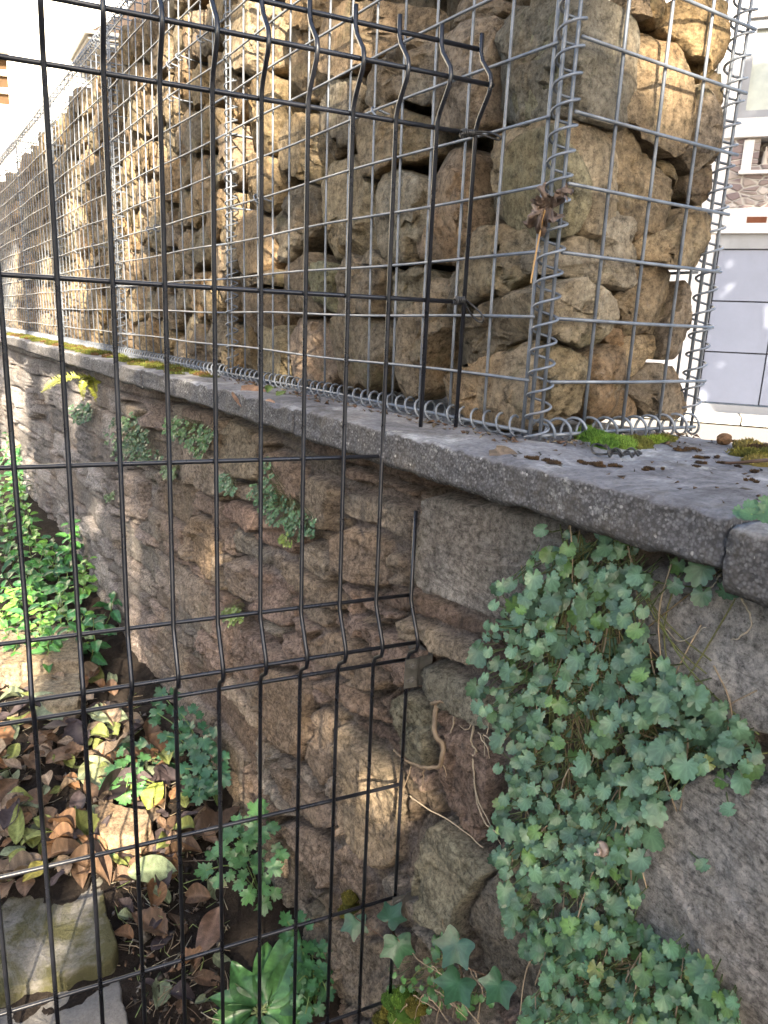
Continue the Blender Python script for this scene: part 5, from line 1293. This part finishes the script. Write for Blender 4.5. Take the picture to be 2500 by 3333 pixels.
# curled dead leaf caught on the corner spiral
e = empty('dead_leaf', onX(XG-.02, 'C', 330, 1240), 'curled brown dead leaf with long stalk caught on the corner spiral', 'leaf')
mb = MB()
def crumple(sd_, amp):
    pts = []
    for i in range(60):
        a_ = i/60*2*math.pi; r_ = .55+.45*abs(math.cos(a_*2.5))**1.4+.06*math.sin(a_*19); pts.append((r_*math.sin(a_), r_*math.cos(a_)))
    V, F, C = leaf_fan(pts, (.2, .4, .6, .8), -.3, .15, sd_, .2)
    V = V+np.stack([fbm(V*1.6+sd_, sd_, 3)*amp*.5, fbm(V*1.6+sd_, sd_+3, 3)*amp*.5, fbm(V*2.2+sd_, sd_+5, 3)*amp], 1)
    sh = (.75+.5*fbm(V*2.5, sd_+8, 3))[:, None]; return V, F, C*sh
for (x, y, x2, y2, s_, sd_) in [(370, 1130, 300, 1300, .75, 3), (290, 1200, 290, 1390, .55, 5), (420, 1110, 440, 1200, .55, 9)]:
    a = onX(XG-.024, 'C', x, y); b = onX(XG-.026, 'C', x2, y2); d = b-a
    put(mb, crumple(sd_, 1.1), (a+b)/2, rotm(np.array([-.7, -.6, .2])+rng.normal(0, .2, 3), d), np.linalg.norm(d)*s_, np.array([.19, .135, .105])*rng.uniform(.85, 1.15))
mb.build('blade', M['dry'], e)
mb = MB(); mb.tube(chaikin(np.array([onX(XG-.024, 'C', 320, 1260), onX(XG-.024, 'C', 285, 1420), onX(XG-.026, 'C', 255, 1580), onX(XG-.026, 'C', 235, 1700)]), 2, False), .0011, 6, (.40, .24, .10)); mb.build('stalk', M['stem'], e)
# roots and dry stems on the wall
def rootobj(name, specs, label, cat, r=.002, col=(.30, .22, .14), off=.03):
    mb = MB()
    for spec, rr_ in specs:
        P = np.array([onX(XW-off, *p) for p in polypts(spec)]); P[:, 0] += rng.normal(0, .003, len(P))
        P = chaikin(P, 2, False); P += rng.normal(0, .0006, P.shape); n_ = len(P)
        mb.tube(P, np.linspace(rr_, rr_*.45, n_), 6, np.array(col)*rng.uniform(.85, 1.15))
    o = mb.build(name, M['stem']); tag(o, label, cat); return o
rootobj('root', [('H 1020,465 1015,560 1040,650 1070,700 1072,780 1040,830 960,828 880,810 840,790 805,730', .0042), ('H 1010,480 1040,470 1060,475', .003), ('H 880,812 870,880 850,960 835,985', .0012), ('H 960,828 950,900 960,950', .0012), ('H 1060,800 1080,850 1070,880', .0012)], 'twisted pale root standing out from the wall beside the bracket', 'root', col=(.24, .175, .115))
rootobj('dry_twig', [('H 885,980 960,1030 1100,1110 1280,1260', .0012), ('H 1245,560 1210,580 1200,630 1160,600', .0012), ('H 1240,730 1220,830 1235,1000 1330,1150 1440,1215', .0017), ('H 1230,760 1240,900 1260,1020 1380,1250', .0014), ('H 1330,480 1310,560 1320,640', .0013), ('H 1110,520 1120,580 1090,660', .0016), ('H 1255,640 1290,680 1300,760', .0013), ('H 1270,650 1330,720 1310,780', .0013), ('H 1240,600 1225,690 1250,740', .0018), ('H 1290,640 1340,680 1380,760', .0013)], 'bundle of pale dry stems hanging left of the bellflower', 'dry stems', col=(.40, .32, .22), off=.025)
for spec_, r_d, lab_ in [('F 1440,1600 1490,1660 1500,1760 1555,1860 1550,1930 1490,1990 1430,2000', .0012, 'thin curled dry stem on the grey boulder under the coping joint'),
        ('F 915,1845 980,1890 1040,1960 1130,2028 I 1180,60', .0011, 'thin dry stem slanting across the grey boulder beside the bellflower'),
        ('F 1370,1610 1345,1640 1320,1672 1290,1700', .0009, 'short dry stalk of the yellow leaf under the coping')]:
    rootobj('dry_twig', [(spec_, r_d)], lab_, 'dry stem', col=(.42, .36, .27), off=.03)
for x, y, dx, dy in [(900, 2060, 60, 30), (960, 2050, -30, 60), (1040, 2020, 60, 50), (1000, 2060, 40, 60), (880, 2100, -50, 50), (1100, 2080, 50, 40), (1150, 2070, 60, 60), (1050, 2090, -20, 60), (1180, 1870, 40, 60), (1220, 1930, 30, 60), (900, 1830, 60, 50), (1000, 1900, 60, 50)]:
    o = rootobj('dry_stalk', [('H %d,%d %d,%d %d,%d' % (x, y, x+dx, y+dy, x+2*dx+10, y+2*dy+20), .001)], 'dry stalk in the tangle on the mossy ledge at the bottom', 'dry stalk', col=(.38, .28, .18), off=.05); o['group'] = 'dry stalks tangled on the mossy ledge'
# snail
P = onX(XW-.062, 'I', 612, 1270); mb = MB(); n_ = 44; th = np.linspace(0, 5*math.pi, n_)
pts = [P+np.array([-.001*t_-.0005, .0052*math.exp(-t_*.14)*math.cos(t_), .0052*math.exp(-t_*.14)*math.sin(t_)]) for t_ in th]
mb.tube(pts, .0046*np.exp(-th*.13)+.0004, 10, (.32, .24, .19)); o = mb.build('snail', M['waxy']); tag(o, 'small brown snail shell among the bellflower leaves', 'snail'); o.color = (1, 1, 1, 1)

# ------------------------------------------------------------------ house across the street (right)
HD = ray('D', -5300/1.507, 800/1.507); HD[2] = 0; HD = -HD/np.linalg.norm(HD)      # to the right along the facade
HN = np.array([HD[1], -HD[0], 0]); 
P0 = ray('F', 1500, 640); P0 = P0*(ZS+.10)/P0[2]
if HN@(-P0) < 0: HN = -HN
def fa(c, x, y):
    P = onP(P0, HN, c, x, y); return (P-P0)@HD, P[2]
def frH(V): return P0[None]*np.array([1, 1, 0])+V[:, :1]*HD+V[:, 1:2]*HN+np.array([0, 0, 1])*V[:, 2:3]
M['plaster'] = mat_simple('white_stone', (.46, .45, .45), .9, .2, nscale=5, nvar=.25, bumpd=.006)
M['frame'] = mat_simple('grey_frame', (.17, .18, .20), .5, .4, nscale=8, nvar=.15)
M['door'] = mat_simple('garage_panel', (.15, .17, .23), .45, .4, nscale=3, nvar=.12, bumpd=.001, bs=.1)
M['line'] = mat_simple('joint_dark', (.05, .05, .06), .8, .2)
M['pstone'] = mat_simple('kerb_stone', (.52, .50, .45), .9, .2, nscale=8)
def mat_glass():
    t = NT('window_pane'); co = t.coord(rand=False)
    c = t.ramp(t.noise(co, 1.6, 5, .6), [(.35, (.20, .23, .22)), (.65, (.42, .44, .40))])
    return t.done(c, .08, .6)
M['glass'] = mat_glass()
def mat_brick():
    t = NT('red_rubble'); co = t.coord((1, 1, 1), False)
    bw = t.voro(t.coord((6.5, 6.5, 14), False), 1., out='Color'); v = t.voro(t.coord((6.5, 6.5, 14), False), 1., 'DISTANCE_TO_EDGE')
    b_ = t.new('ShaderNodeRGBToBW'); t.l.new(bw, b_.inputs[0])
    c = t.ramp(b_.outputs[0], [(.2, (.115, .09, .095)), (.5, (.155, .125, .12)), (.75, (.22, .195, .18)), (.9, (.4, .37, .35))])
    c = t.mix(t.ramp(v, [(.03, 1.), (.09, 0.)]), c, (.25, .235, .22))
    return t.done(c, .9, .2, t.bump(t.ramp(v, [(.02, 0.), (.15, 1.)]), .8, .02))
M['brick'] = mat_brick()
house = empty('house', P0+HN*-.5, 'pale stone house with grey garage door and upper window across the street', 'house')
aG, zG1 = fa('C', 1330, 1400); _, zG0 = fa('F', 1450, 640)
aL = fa('C', 1345, 1490)[0]; aR = aL+2.6
zl0, zl1 = fa('C', 1450, 1400)[1], fa('C', 1450, 1250)[1]
zs0, zs1 = fa('C', 1550, 828)[1], fa('C', 1550, 715)[1]
wl_, wt = fa('C', 1510, 420)[0], fa('C', 1600, 100)[1]
aB = fa('C', 1415, 1100)[0]; amax = aL+3.2; wr_ = wl_+1.2
mb = MB()  # wall around the openings
a0 = aL-4; D0 = -.35
mb.box((a0, D0, -1.4), (aL-.02, 0, zl1), fr=frH); mb.box((a0, D0, zl1), (aB, -.004, zs1), fr=frH); mb.box((a0, D0, zs1), (wl_, -.002, wt), fr=frH)
mb.box((wr_, D0, zs1), (amax, 0, wt), fr=frH); mb.box((a0, D0, wt), (amax, .002, wt+2.6), fr=frH); mb.box((aR+.02, D0, -1.4), (amax, 0, zl0), fr=frH)
mb.box((aL-.02, -.40, zl0), (amax, -.351, zs1), fr=frH)
mb.build('wall', M['plaster'], house, False)
mb = MB(); mb.box((aL-.35, D0, zl0), (amax+.001, .03, zl1-.003), fr=frH); lt = mb.build('lintel', M['plaster'], house, False)
mb = MB(); s0, s1 = fa('C', 1530, 1320), fa('C', 1650, 1320); mb.box((s0[0], .02, s0[1]-.035), (s1[0], .034, s0[1]+.03), (.22, .085, .05), fr=frH); mb.build('slot', M['pstone'], lt, False)
mb = MB()
na0, nz0 = fa('C', 1595, 990); na1, nz1 = fa('C', 1720, 840)
mb.box((aB, D0, zl1), (na0, .008, zs0), fr=frH); mb.box((na0, D0, zl1), (na1, .008, nz0), fr=frH); mb.box((na1, D0, zl1), (amax, .008, zs0), fr=frH); mb.box((na0, D0, nz0), (na1, -.22, zs0), fr=frH)
mb.build('rubble_band', M['brick'], house, False)
q0, q1 = fa('C', 1490, 1040), fa('C', 1580, 842); mb = MB(); mb.box((q0[0], -.1, q0[1]), (q1[0], .03, q1[1]), fr=frH); mb.build('quoin', M['plaster'], house, False)
q0, q1 = fa('C', 1478, 1050), fa('C', 1760, 1022); mb = MB(); mb.box((q0[0], -.1, q0[1]), (q1[0], .07, q1[1]), fr=frH); mb.build('niche_ledge', M['plaster'], house, False)
mb = MB(); mb.box((aB-.1, -.2, zs0), (amax, .06, zs1), fr=frH); mb.build('window_sill', M['plaster'], house, False)
mb = MB(); fw = .085
mb.box((wl_, -.16, zs1), (wl_+fw, -.04, wt), fr=frH); mb.box((wr_-fw, -.16, zs1), (wr_, -.04, wt), fr=frH); mb.box((wl_+fw, -.16, zs1), (wr_-fw, -.04, zs1+.10), fr=frH); mb.box((wl_+fw, -.16, wt-.10), (wr_-fw, -.04, wt), fr=frH)
wf = mb.build('window', M['frame'], house, False)
mb = MB(); mb.box((wl_+fw, -.12, zs1+.10), (wr_-fw, -.10, wt-.10), fr=frH); mb.build('pane', M['glass'], wf, False)
# garage door
mb = MB(); zt_ = fa('C', 1500, 1490)[1]; zb_ = fa('F', 1400, 575)[1]
mb.box((aL-.02, -.2, zt_), (aR, -.03, zl0), fr=frH); mb.box((aL-.02, -.2, zG0), (aL+.03, -.03, zt_), fr=frH); mb.box((aL+.03, -.2, zG0), (aR, -.03, zb_-.02), fr=frH)
gd = mb.build('garage_door', M['frame'], house, False)
zA, zB = fa('C', 1500, 1808)[1], fa('F', 1450, 273)[1]; av = fa('F', 1630, 430)[0]
for (x0, x1) in ((aL+.045, av-.008), (av+.008, aR-.02)):
    for (z0, z1) in ((zb_, zB-.008), (zB+.008, zA-.008), (zA+.008, zt_-.012)):
        mb = MB(); mb.box((x0, -.12, z0), (x1, -.06, z1), fr=frH); mb.build('door_panel', M['door'], gd, False)
mb = MB(); mb.box((aL+.03, -.19, zb_-.01), (aR, -.121, zt_), fr=frH); mb.build('door_backing', M['line'], gd, False)
# statuette in the niche
sc_ = fa('C', 1640, 985); c0 = frH(np.array([[sc_[0], -.10, nz0]]))[0]; hS = (nz1-nz0)*.86
mb = MB(); pr = [(0, .34), (.1, .34), (.14, .26), (.35, .25), (.6, .22), (.72, .2), (.78, .1), (.84, .11), (.92, .12), (1., .03)]
mb.tube([c0+np.array([0, 0, hS*z_]) for z_, _ in pr], [hS*.62*r_ for _, r_ in pr], 14, (.9, .84, .76)); o = mb.build('statuette', M['plaster']); tag(o, 'small pale draped statuette standing in the house niche', 'statue')
# threshold and pavement
st_ = MB(); zP = ZS+.10
for i in range(-3, 8):
    a_ = aL-.1+i*.62; st_.box((a_, -.05, ZS+.02), (a_+.60, .55, zP+.004*(i % 2)), fr=frH)
o = st_.build('pavement', M['pstone'], None, False); o['kind'] = 'structure'

# ------------------------------------------------------------------ bright house at the far left
M['white'] = mat_simple('white_render', (.86, .82, .74), .9, .2, nscale=4, nvar=.08)
M['oriel'] = mat_simple('oriel_boards', (.075, .065, .055), .8, .2, nscale=8)
M['corn'] = mat_simple('cornice_paint', (.17, .16, .145), .8, .2, nscale=8)
M['tile'] = mat_simple('roof_tiles', (.045, .032, .025), .9, .2, nscale=9, nvar=.6, bumpd=.02)
fL = ray('D', 120, 150); fL = fL/np.linalg.norm(fL[:2]); PL = fL*11.5
LN = np.array([-.35, -.94, 0]); LN /= np.linalg.norm(LN); LD = np.array([-LN[1], LN[0], 0]); LD = LD if LD[0] > 0 else -LD
def fb(c, x, y, d=0.):
    P = onP(PL+LN*d, LN, c, x, y); return (P-PL)@LD, P[2]
def frL(V): return PL[None]*np.array([1, 1, 0])+V[:, :1]*LD+V[:, 1:2]*LN+np.array([0, 0, 1])*V[:, 2:3]
hl = empty('house', frL(np.array([[0, -1., -1.]]))[0], 'glaring white sunlit house front at the upper left', 'house')
mb = MB(); w0, w1 = fb('A', -40, 620), fb('A', 48, 300)
mb.box((-12, -.4, -1.5), (w0[0], 0, 9), fr=frL); mb.box((w1[0], -.4, -1.5), (9, 0, 9), fr=frL); mb.box((w0[0], -.4, -1.5), (w1[0], 0, w0[1]), fr=frL); mb.box((w0[0], -.4, w1[1]), (w1[0], 0, 9), fr=frL)
mb.build('wall', M['white'], hl, False)
mb = MB(); mb.box((w0[0], -.30, w0[1]), (w1[0], -.24, w1[1]), (.16, .10, .06), fr=frL); win = mb.build('window', M['pstone'], hl, False)
mb = MB()
for f_ in (.33, .66): z_ = w0[1]+(w1[1]-w0[1])*f_; mb.box((w0[0], -.24, z_-.03), (w1[0], -.18, z_+.03), fr=frL)
mb.box((w1[0]-.06, -.238, w0[1]), (w1[0], -.16, w1[1]), fr=frL); mb.build('glazing_bar', M['white'], win, False)
# oriel with tiled roof
def ring(c, ys_, sc, dep): pass
b0 = fb('A', 360, 200, .9); b1 = fb('A', 900, 120, .9); ze0 = fb('A', 360, 260, .9)[1]; ze1 = fb('A', 360, 190, .9)[1]; zu = fb('A', 410, 330, .9)[1]; zr = fb('A', 470, 70, .5)[1]
def prism(lo, hi, aa, da, z0, z1, aa2=None, da2=None):
    aa2 = aa if aa2 is None else aa2; da2 = da if da2 is None else da2
    A = [(aa, 0), (aa+.35, da), (hi-.35, da), (hi, 0)]; B = [(aa2, 0), (aa2+.35, da2), (hi-.35, da2), (hi, 0)]
    V = [(x, y, z0) for x, y in A]+[(x, y, z1) for x, y in B]
    return frL(np.array(V)), [(3, 2, 1, 0), (4, 5, 6, 7), (0, 1, 5, 4), (1, 2, 6, 5), (2, 3, 7, 6), (3, 0, 4, 7)]
hi = b0[0]+2.6
orl = MB(); orl.add(*prism(0, hi, b0[0]+.12, .86, zu, ze0-.001)); orl.add(*prism(0, hi, b0[0]+.5, .3, zu-.45, zu-.001, b0[0]+.2, .8))
ob = orl.build('oriel', M['oriel'], hl, False)
mb = MB()
for q in range(3):
    mb.add(*prism(0, hi+.02*q, b0[0]-.02*q, 1.0+.05*q, ze0+(ze1-ze0)*q/3+.001, ze0+(ze1-ze0)*(q+1)/3-.004))
mb.build('cornice', M['corn'], ob, False)
mb = MB(); mb.add(*prism(0, hi, b0[0], 1.05, ze1, ze1+.85, b0[0]+.9, .25)); mb.build('oriel_roof', M['tile'], ob, False)

# ------------------------------------------------------------------ trees behind the viewer that shade the place
sx = np.array([-math.sin(SUN_AZ), math.cos(SUN_AZ), 0]); sy = np.cross(sx, sd); sy = sy if sy[2] > 0 else -sy
def st2(P): P = np.asarray(P); return np.array([P@sx, P@sy])
OPEN = []
def op(P, r, r2=None, ang=0): OPEN.append((st2(P), r, r2 or r, ang))
# sun flecks: where the photograph shows them (garden floor, wall, baskets, end face)
for c, x, y, r in [('G', 260, 700, .10), ('G', 120, 680, .06), ('G', 330, 150, .07), ('G', 320, 400, .07), ('G', 650, 1090, .07), ('G', 480, 620, .05), ('G', 420, 800, .06), ('G', 200, 1400, .03), ('G', 380, 1470, .024), ('G', 330, 1600, .02), ('G', 290, 1700, .016), ('G', 220, 1900, .018), ('G', 190, 1990, .016), ('G', 150, 2120, .018), ('G', 60, 1600, .018), ('G', 40, 1680, .014), ('G', 620, 1200, .04), ('G', 700, 1280, .03)]:
    op(onG(c, x, y, .03), r*(1.8 if r > .035 else 1.4))
for c, x, y, r in [('H', 365, 640, .022), ('H', 480, 600, .018), ('H', 640, 880, .022), ('H', 740, 900, .022), ('H', 700, 990, .03), ('H', 760, 1040, .026), ('H', 30, 960, .03), ('H', 920, 1080, .015), ('K', 800, 600, .03), ('K', 1240, 1480, .02)]:
    op(onX(XW-.02, c, x, y), r*.72)
for c, x, y, r in [('A', 680, 1250, .05), ('A', 660, 1400, .05), ('A', 640, 1650, .05), ('A', 630, 1850, .06), ('A', 690, 1100, .03), ('A', 560, 620, .04), ('A', 780, 700, .05), ('A', 830, 900, .06), ('A', 820, 1100, .06), ('A', 810, 1280, .05), ('A', 1000, 300, .06), ('A', 1050, 150, .06), ('A', 970, 600, .05), ('A', 1000, 500, .04), ('A', 900, 1050, .04), ('A', 1280, 1550, .03), ('A', 1220, 1700, .03), ('A', 1400, 500, .04), ('A', 1500, 250, .06), ('A', 1560, 100, .06), ('A', 1480, 450, .05), ('A', 1420, 700, .04), ('A', 1500, 700, .03), ('A', 1380, 1150, .025), ('A', 1600, 50, .06), ('A', 1380, 300, .03), ('A', 440, 1250, .05), ('A', 420, 1150, .05), ('A', 500, 760, .05), ('A', 560, 480, .04), ('A', 260, 1650, .06), ('A', 480, 1600, .04), ('A', 1640, 750, .03), ('A', 1650, 1450, .02)]:
    op(onX(XG, c, x, y), r*1.6)
for c, x, y, r in [('B', 100, 120, .05), ('B', 60, 600, .05), ('B', 120, 300, .04), ('B', 560, 80, .02), ('B', 640, 330, .02), ('B', 140, 1500, .015)]:
    op(onX(XG, c, x, y), r*1.5)
for c, x, y, r in [('C', 1110, 490, .022), ('C', 1150, 560, .016), ('C', 1340, 200, .03), ('C', 1370, 300, .03), ('C', 1080, 120, .02), ('C', 1040, 250, .02), ('C', 890, 930, .012), ('C', 1260, 170, .02), ('C', 1350, 60, .03), ('C', 1070, 330, .015)]:
    op(onY(YG, c, x, y), r)
for x, y, r in [(60, 1000, .05), (150, 1150, .05), (60, 1300, .06), (180, 1280, .05), (20, 950, .05), (120, 1330, .04)]: op(onG('D', x, y, .2), r)
for y_ in (1.75, 2.1, 2.6, 3.0, 3.5, 4.2): op((XF+.05, y_, ZC), .04)
crown = MB(); rc = np.random.default_rng(99)
lo = np.array([1e9, 1e9]); hi_ = -lo
for P in [(XG, .6, 1.2), (XG+.35, .6, 1.2), (XG, 7.7, 1.0), (XG, 7.7, -1.2), (-.9, .9, -1.4), (-.9, 2.9, -1.2), (XG+.4, .1, -1.5), (.5, .0, -1.5), (-1.0, .9, .5)]:
    s_ = st2(P); lo = np.minimum(lo, s_); hi_ = np.maximum(hi_, s_)
lo -= .35; hi_ += .35; area = np.prod(hi_-lo)
NL = int(area*2300)
Q = rc.uniform(lo, hi_, (NL, 2)); keep = np.ones(NL, bool)
for c, r1, r2, an in OPEN: keep &= ((Q-c)**2).sum(1) > (r1+.016)**2
# random small holes deeper in the crown, only over the far baskets
far = Q[:, 0] > st2((XG, 2.5, .4))[0]
nz_ = fbm(np.stack([Q[:, 0]*3.2, Q[:, 1]*3.2, 0*Q[:, 0]], 1), 5, 3); keep &= ~(far & (nz_ > .02))
Q = Q[keep]
lshape = np.array([[0, -1, 0], [.55, -.3, 0], [.5, .35, 0], [0, 1, 0], [-.5, .35, 0], [-.55, -.3, 0]])
cen = np.array([.2, 1.2, -.3])  # middle of the shaded corner
for q in Q:
    w = -rc.uniform(8.2, 10.2); P = sx*q[0]+sy*q[1]+sd*(sd@cen)+sd*w
    nrm = -sd*.8+rc.normal(0, .45, 3); R = rotm(nrm, rc.normal(0, 1, 3)); crown.add((lshape*rc.uniform(.032, .05))@R.T+P, [(0, 1, 2, 3, 4, 5)], np.array([.06, .12, .03])*rc.uniform(.7, 1.3))
cc = np.concatenate(crown.V).mean(0)
tree = empty('garden_tree', (cc[0]-.3, cc[1]-.6, -1.5), 'leafy tree behind the viewer that shades the wall', 'tree')
crown.build('crown', M['leaf'], tree)
mb = MB(); b = np.array([cc[0]-.3, cc[1]-.6, -1.6]); tp = cc+np.array([-.3, -.6, .3])
mb.tube(chaikin(np.array([b, b+np.array([.1, 0, 1.2]), tp]), 2, False), (.16, .06), 12)
for a in range(9):
    t_ = cc+np.array([rc.normal(0, 1.2), rc.normal(0, .6), rc.normal(0, .8)])+np.array([-.3, -.7, 0]); f_ = b+(tp-b)*rc.uniform(.5, .95); mb.tube(chaikin(np.array([f_, (f_+t_)/2+np.array([0, -.1, .15]), t_]), 2, False), (.045, .012), 8)
mb.build('trunk', M['bark'], tree)
# street tree: dapples the garage door
crown = MB(); dC = frH(np.array([[aL+.3, 0, -.1]]))[0]
n_ = 0
for _ in range(9000):
    p = np.array([rc.uniform(-1.3, 1.3), rc.uniform(-.95, 3.0)]); q3 = np.array([p[0]*1.6, p[1]*1.6, 3.3])
    if float(fbm(q3[None], 8, 3)[0]) > (.24 if p[1] > .75 else .08): continue
    P = frH(np.array([[aL+.5+p[0], 0, .05+p[1]]]))[0]-sd*rc.uniform(10, 11.5)
    nrm = -sd*.8+rc.normal(0, .45, 3); R = rotm(nrm, rc.normal(0, 1, 3)); crown.add((lshape*rc.uniform(.05, .085))@R.T+P, [(0, 1, 2, 3, 4, 5)], np.array([.06, .12, .03])*rc.uniform(.7, 1.3))
cc = np.concatenate(crown.V).mean(0); st_tree = empty('street_tree', (cc[0]+1.2, cc[1]-.6, ZS), 'street tree beyond the right border, dappling the garage door', 'tree')
crown.build('crown', M['leaf'], st_tree)
mb = MB(); b = np.array([cc[0]+1.2, cc[1]-.6, ZS-.05]); mb.tube(chaikin(np.array([b, b+np.array([0, 0, 1.4]), cc+np.array([.4, -.2, -.6]), cc]), 2, False), (.13, .02), 10)
mb.build('trunk', M['bark'], st_tree)

# ------------------------------------------------------------------ unseen hedges added left of and behind the viewer to block low sky light
def sky_block_hedge(label, p0, p1, thick, hgt, seed):
    r_ = np.random.default_rng(seed); p0 = np.array(p0, float); p1 = np.array(p1, float); d = p1-p0; L_ = np.linalg.norm(d); d /= L_; nrm = np.array([-d[1], d[0], 0])
    zb = float(gz(p0[0], p0[1]))-.05; fol = MB(); core = MB()
    us_ = np.linspace(0, L_, int(L_/.3)+2); sect = [(-.5, 0), (-.48, .5), (-.42, .85), (-.2, 1), (.2, 1), (.42, .85), (.48, .5), (.5, 0)]
    V = []
    for u in us_:
        for a_, h_ in sect:
            q = p0+d*u+nrm*a_*thick*.8+np.array([0, 0, zb-p0[2]+h_*hgt*.92]); k_ = .12*math.sin(u*2.3+h_*5)+.1*math.sin(u*5.1+a_*7); V.append(q+nrm*np.sign(a_)*k_+np.array([0, 0, k_*h_]))
    m_ = len(sect); F = [(i*m_+j, i*m_+j+1, (i+1)*m_+j+1, (i+1)*m_+j) for i in range(len(us_)-1) for j in range(m_-1)]
    F += [tuple(range(m_)), tuple((len(us_)-1)*m_+j for j in range(m_))[::-1]]
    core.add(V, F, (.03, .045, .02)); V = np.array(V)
    for _ in range(int(L_*hgt*190)):
        i = int(r_.integers(0, len(us_)-1)); j = int(r_.integers(0, m_-1)); a_, b_ = r_.random(2)
        q = (V[i*m_+j]*(1-a_)+V[i*m_+j+1]*a_)*(1-b_)+(V[(i+1)*m_+j]*(1-a_)+V[(i+1)*m_+j+1]*a_)*b_
        fol.add((lshape*r_.uniform(.05, .09))@rotm(r_.normal(0, 1, 3), r_.normal(0, 1, 3)).T+q+r_.normal(0, .07, 3), [(0, 1, 2, 3, 4, 5)], np.array([.045, .09, .025])*r_.uniform(.6, 1.4))
    e = empty('sky_block_hedge', (*(p0+p1)[:2]/2, zb), label, 'sky_block_hedge'); fol.build('foliage', M['leaf'], e); core.build('solid_core', M['bark'], e)
sky_block_hedge('tall leafy screen added beyond the left border to block low sky light', (-4.0, -3.5, 0), (-3.3, 11, 0), 1.2, 2.0, 5)
sky_block_hedge('low leafy screen added behind the viewer to block low sky light', (-3.2, -4.2, 0), (1.6, -5.4, 0), 1.1, 2.2, 6)
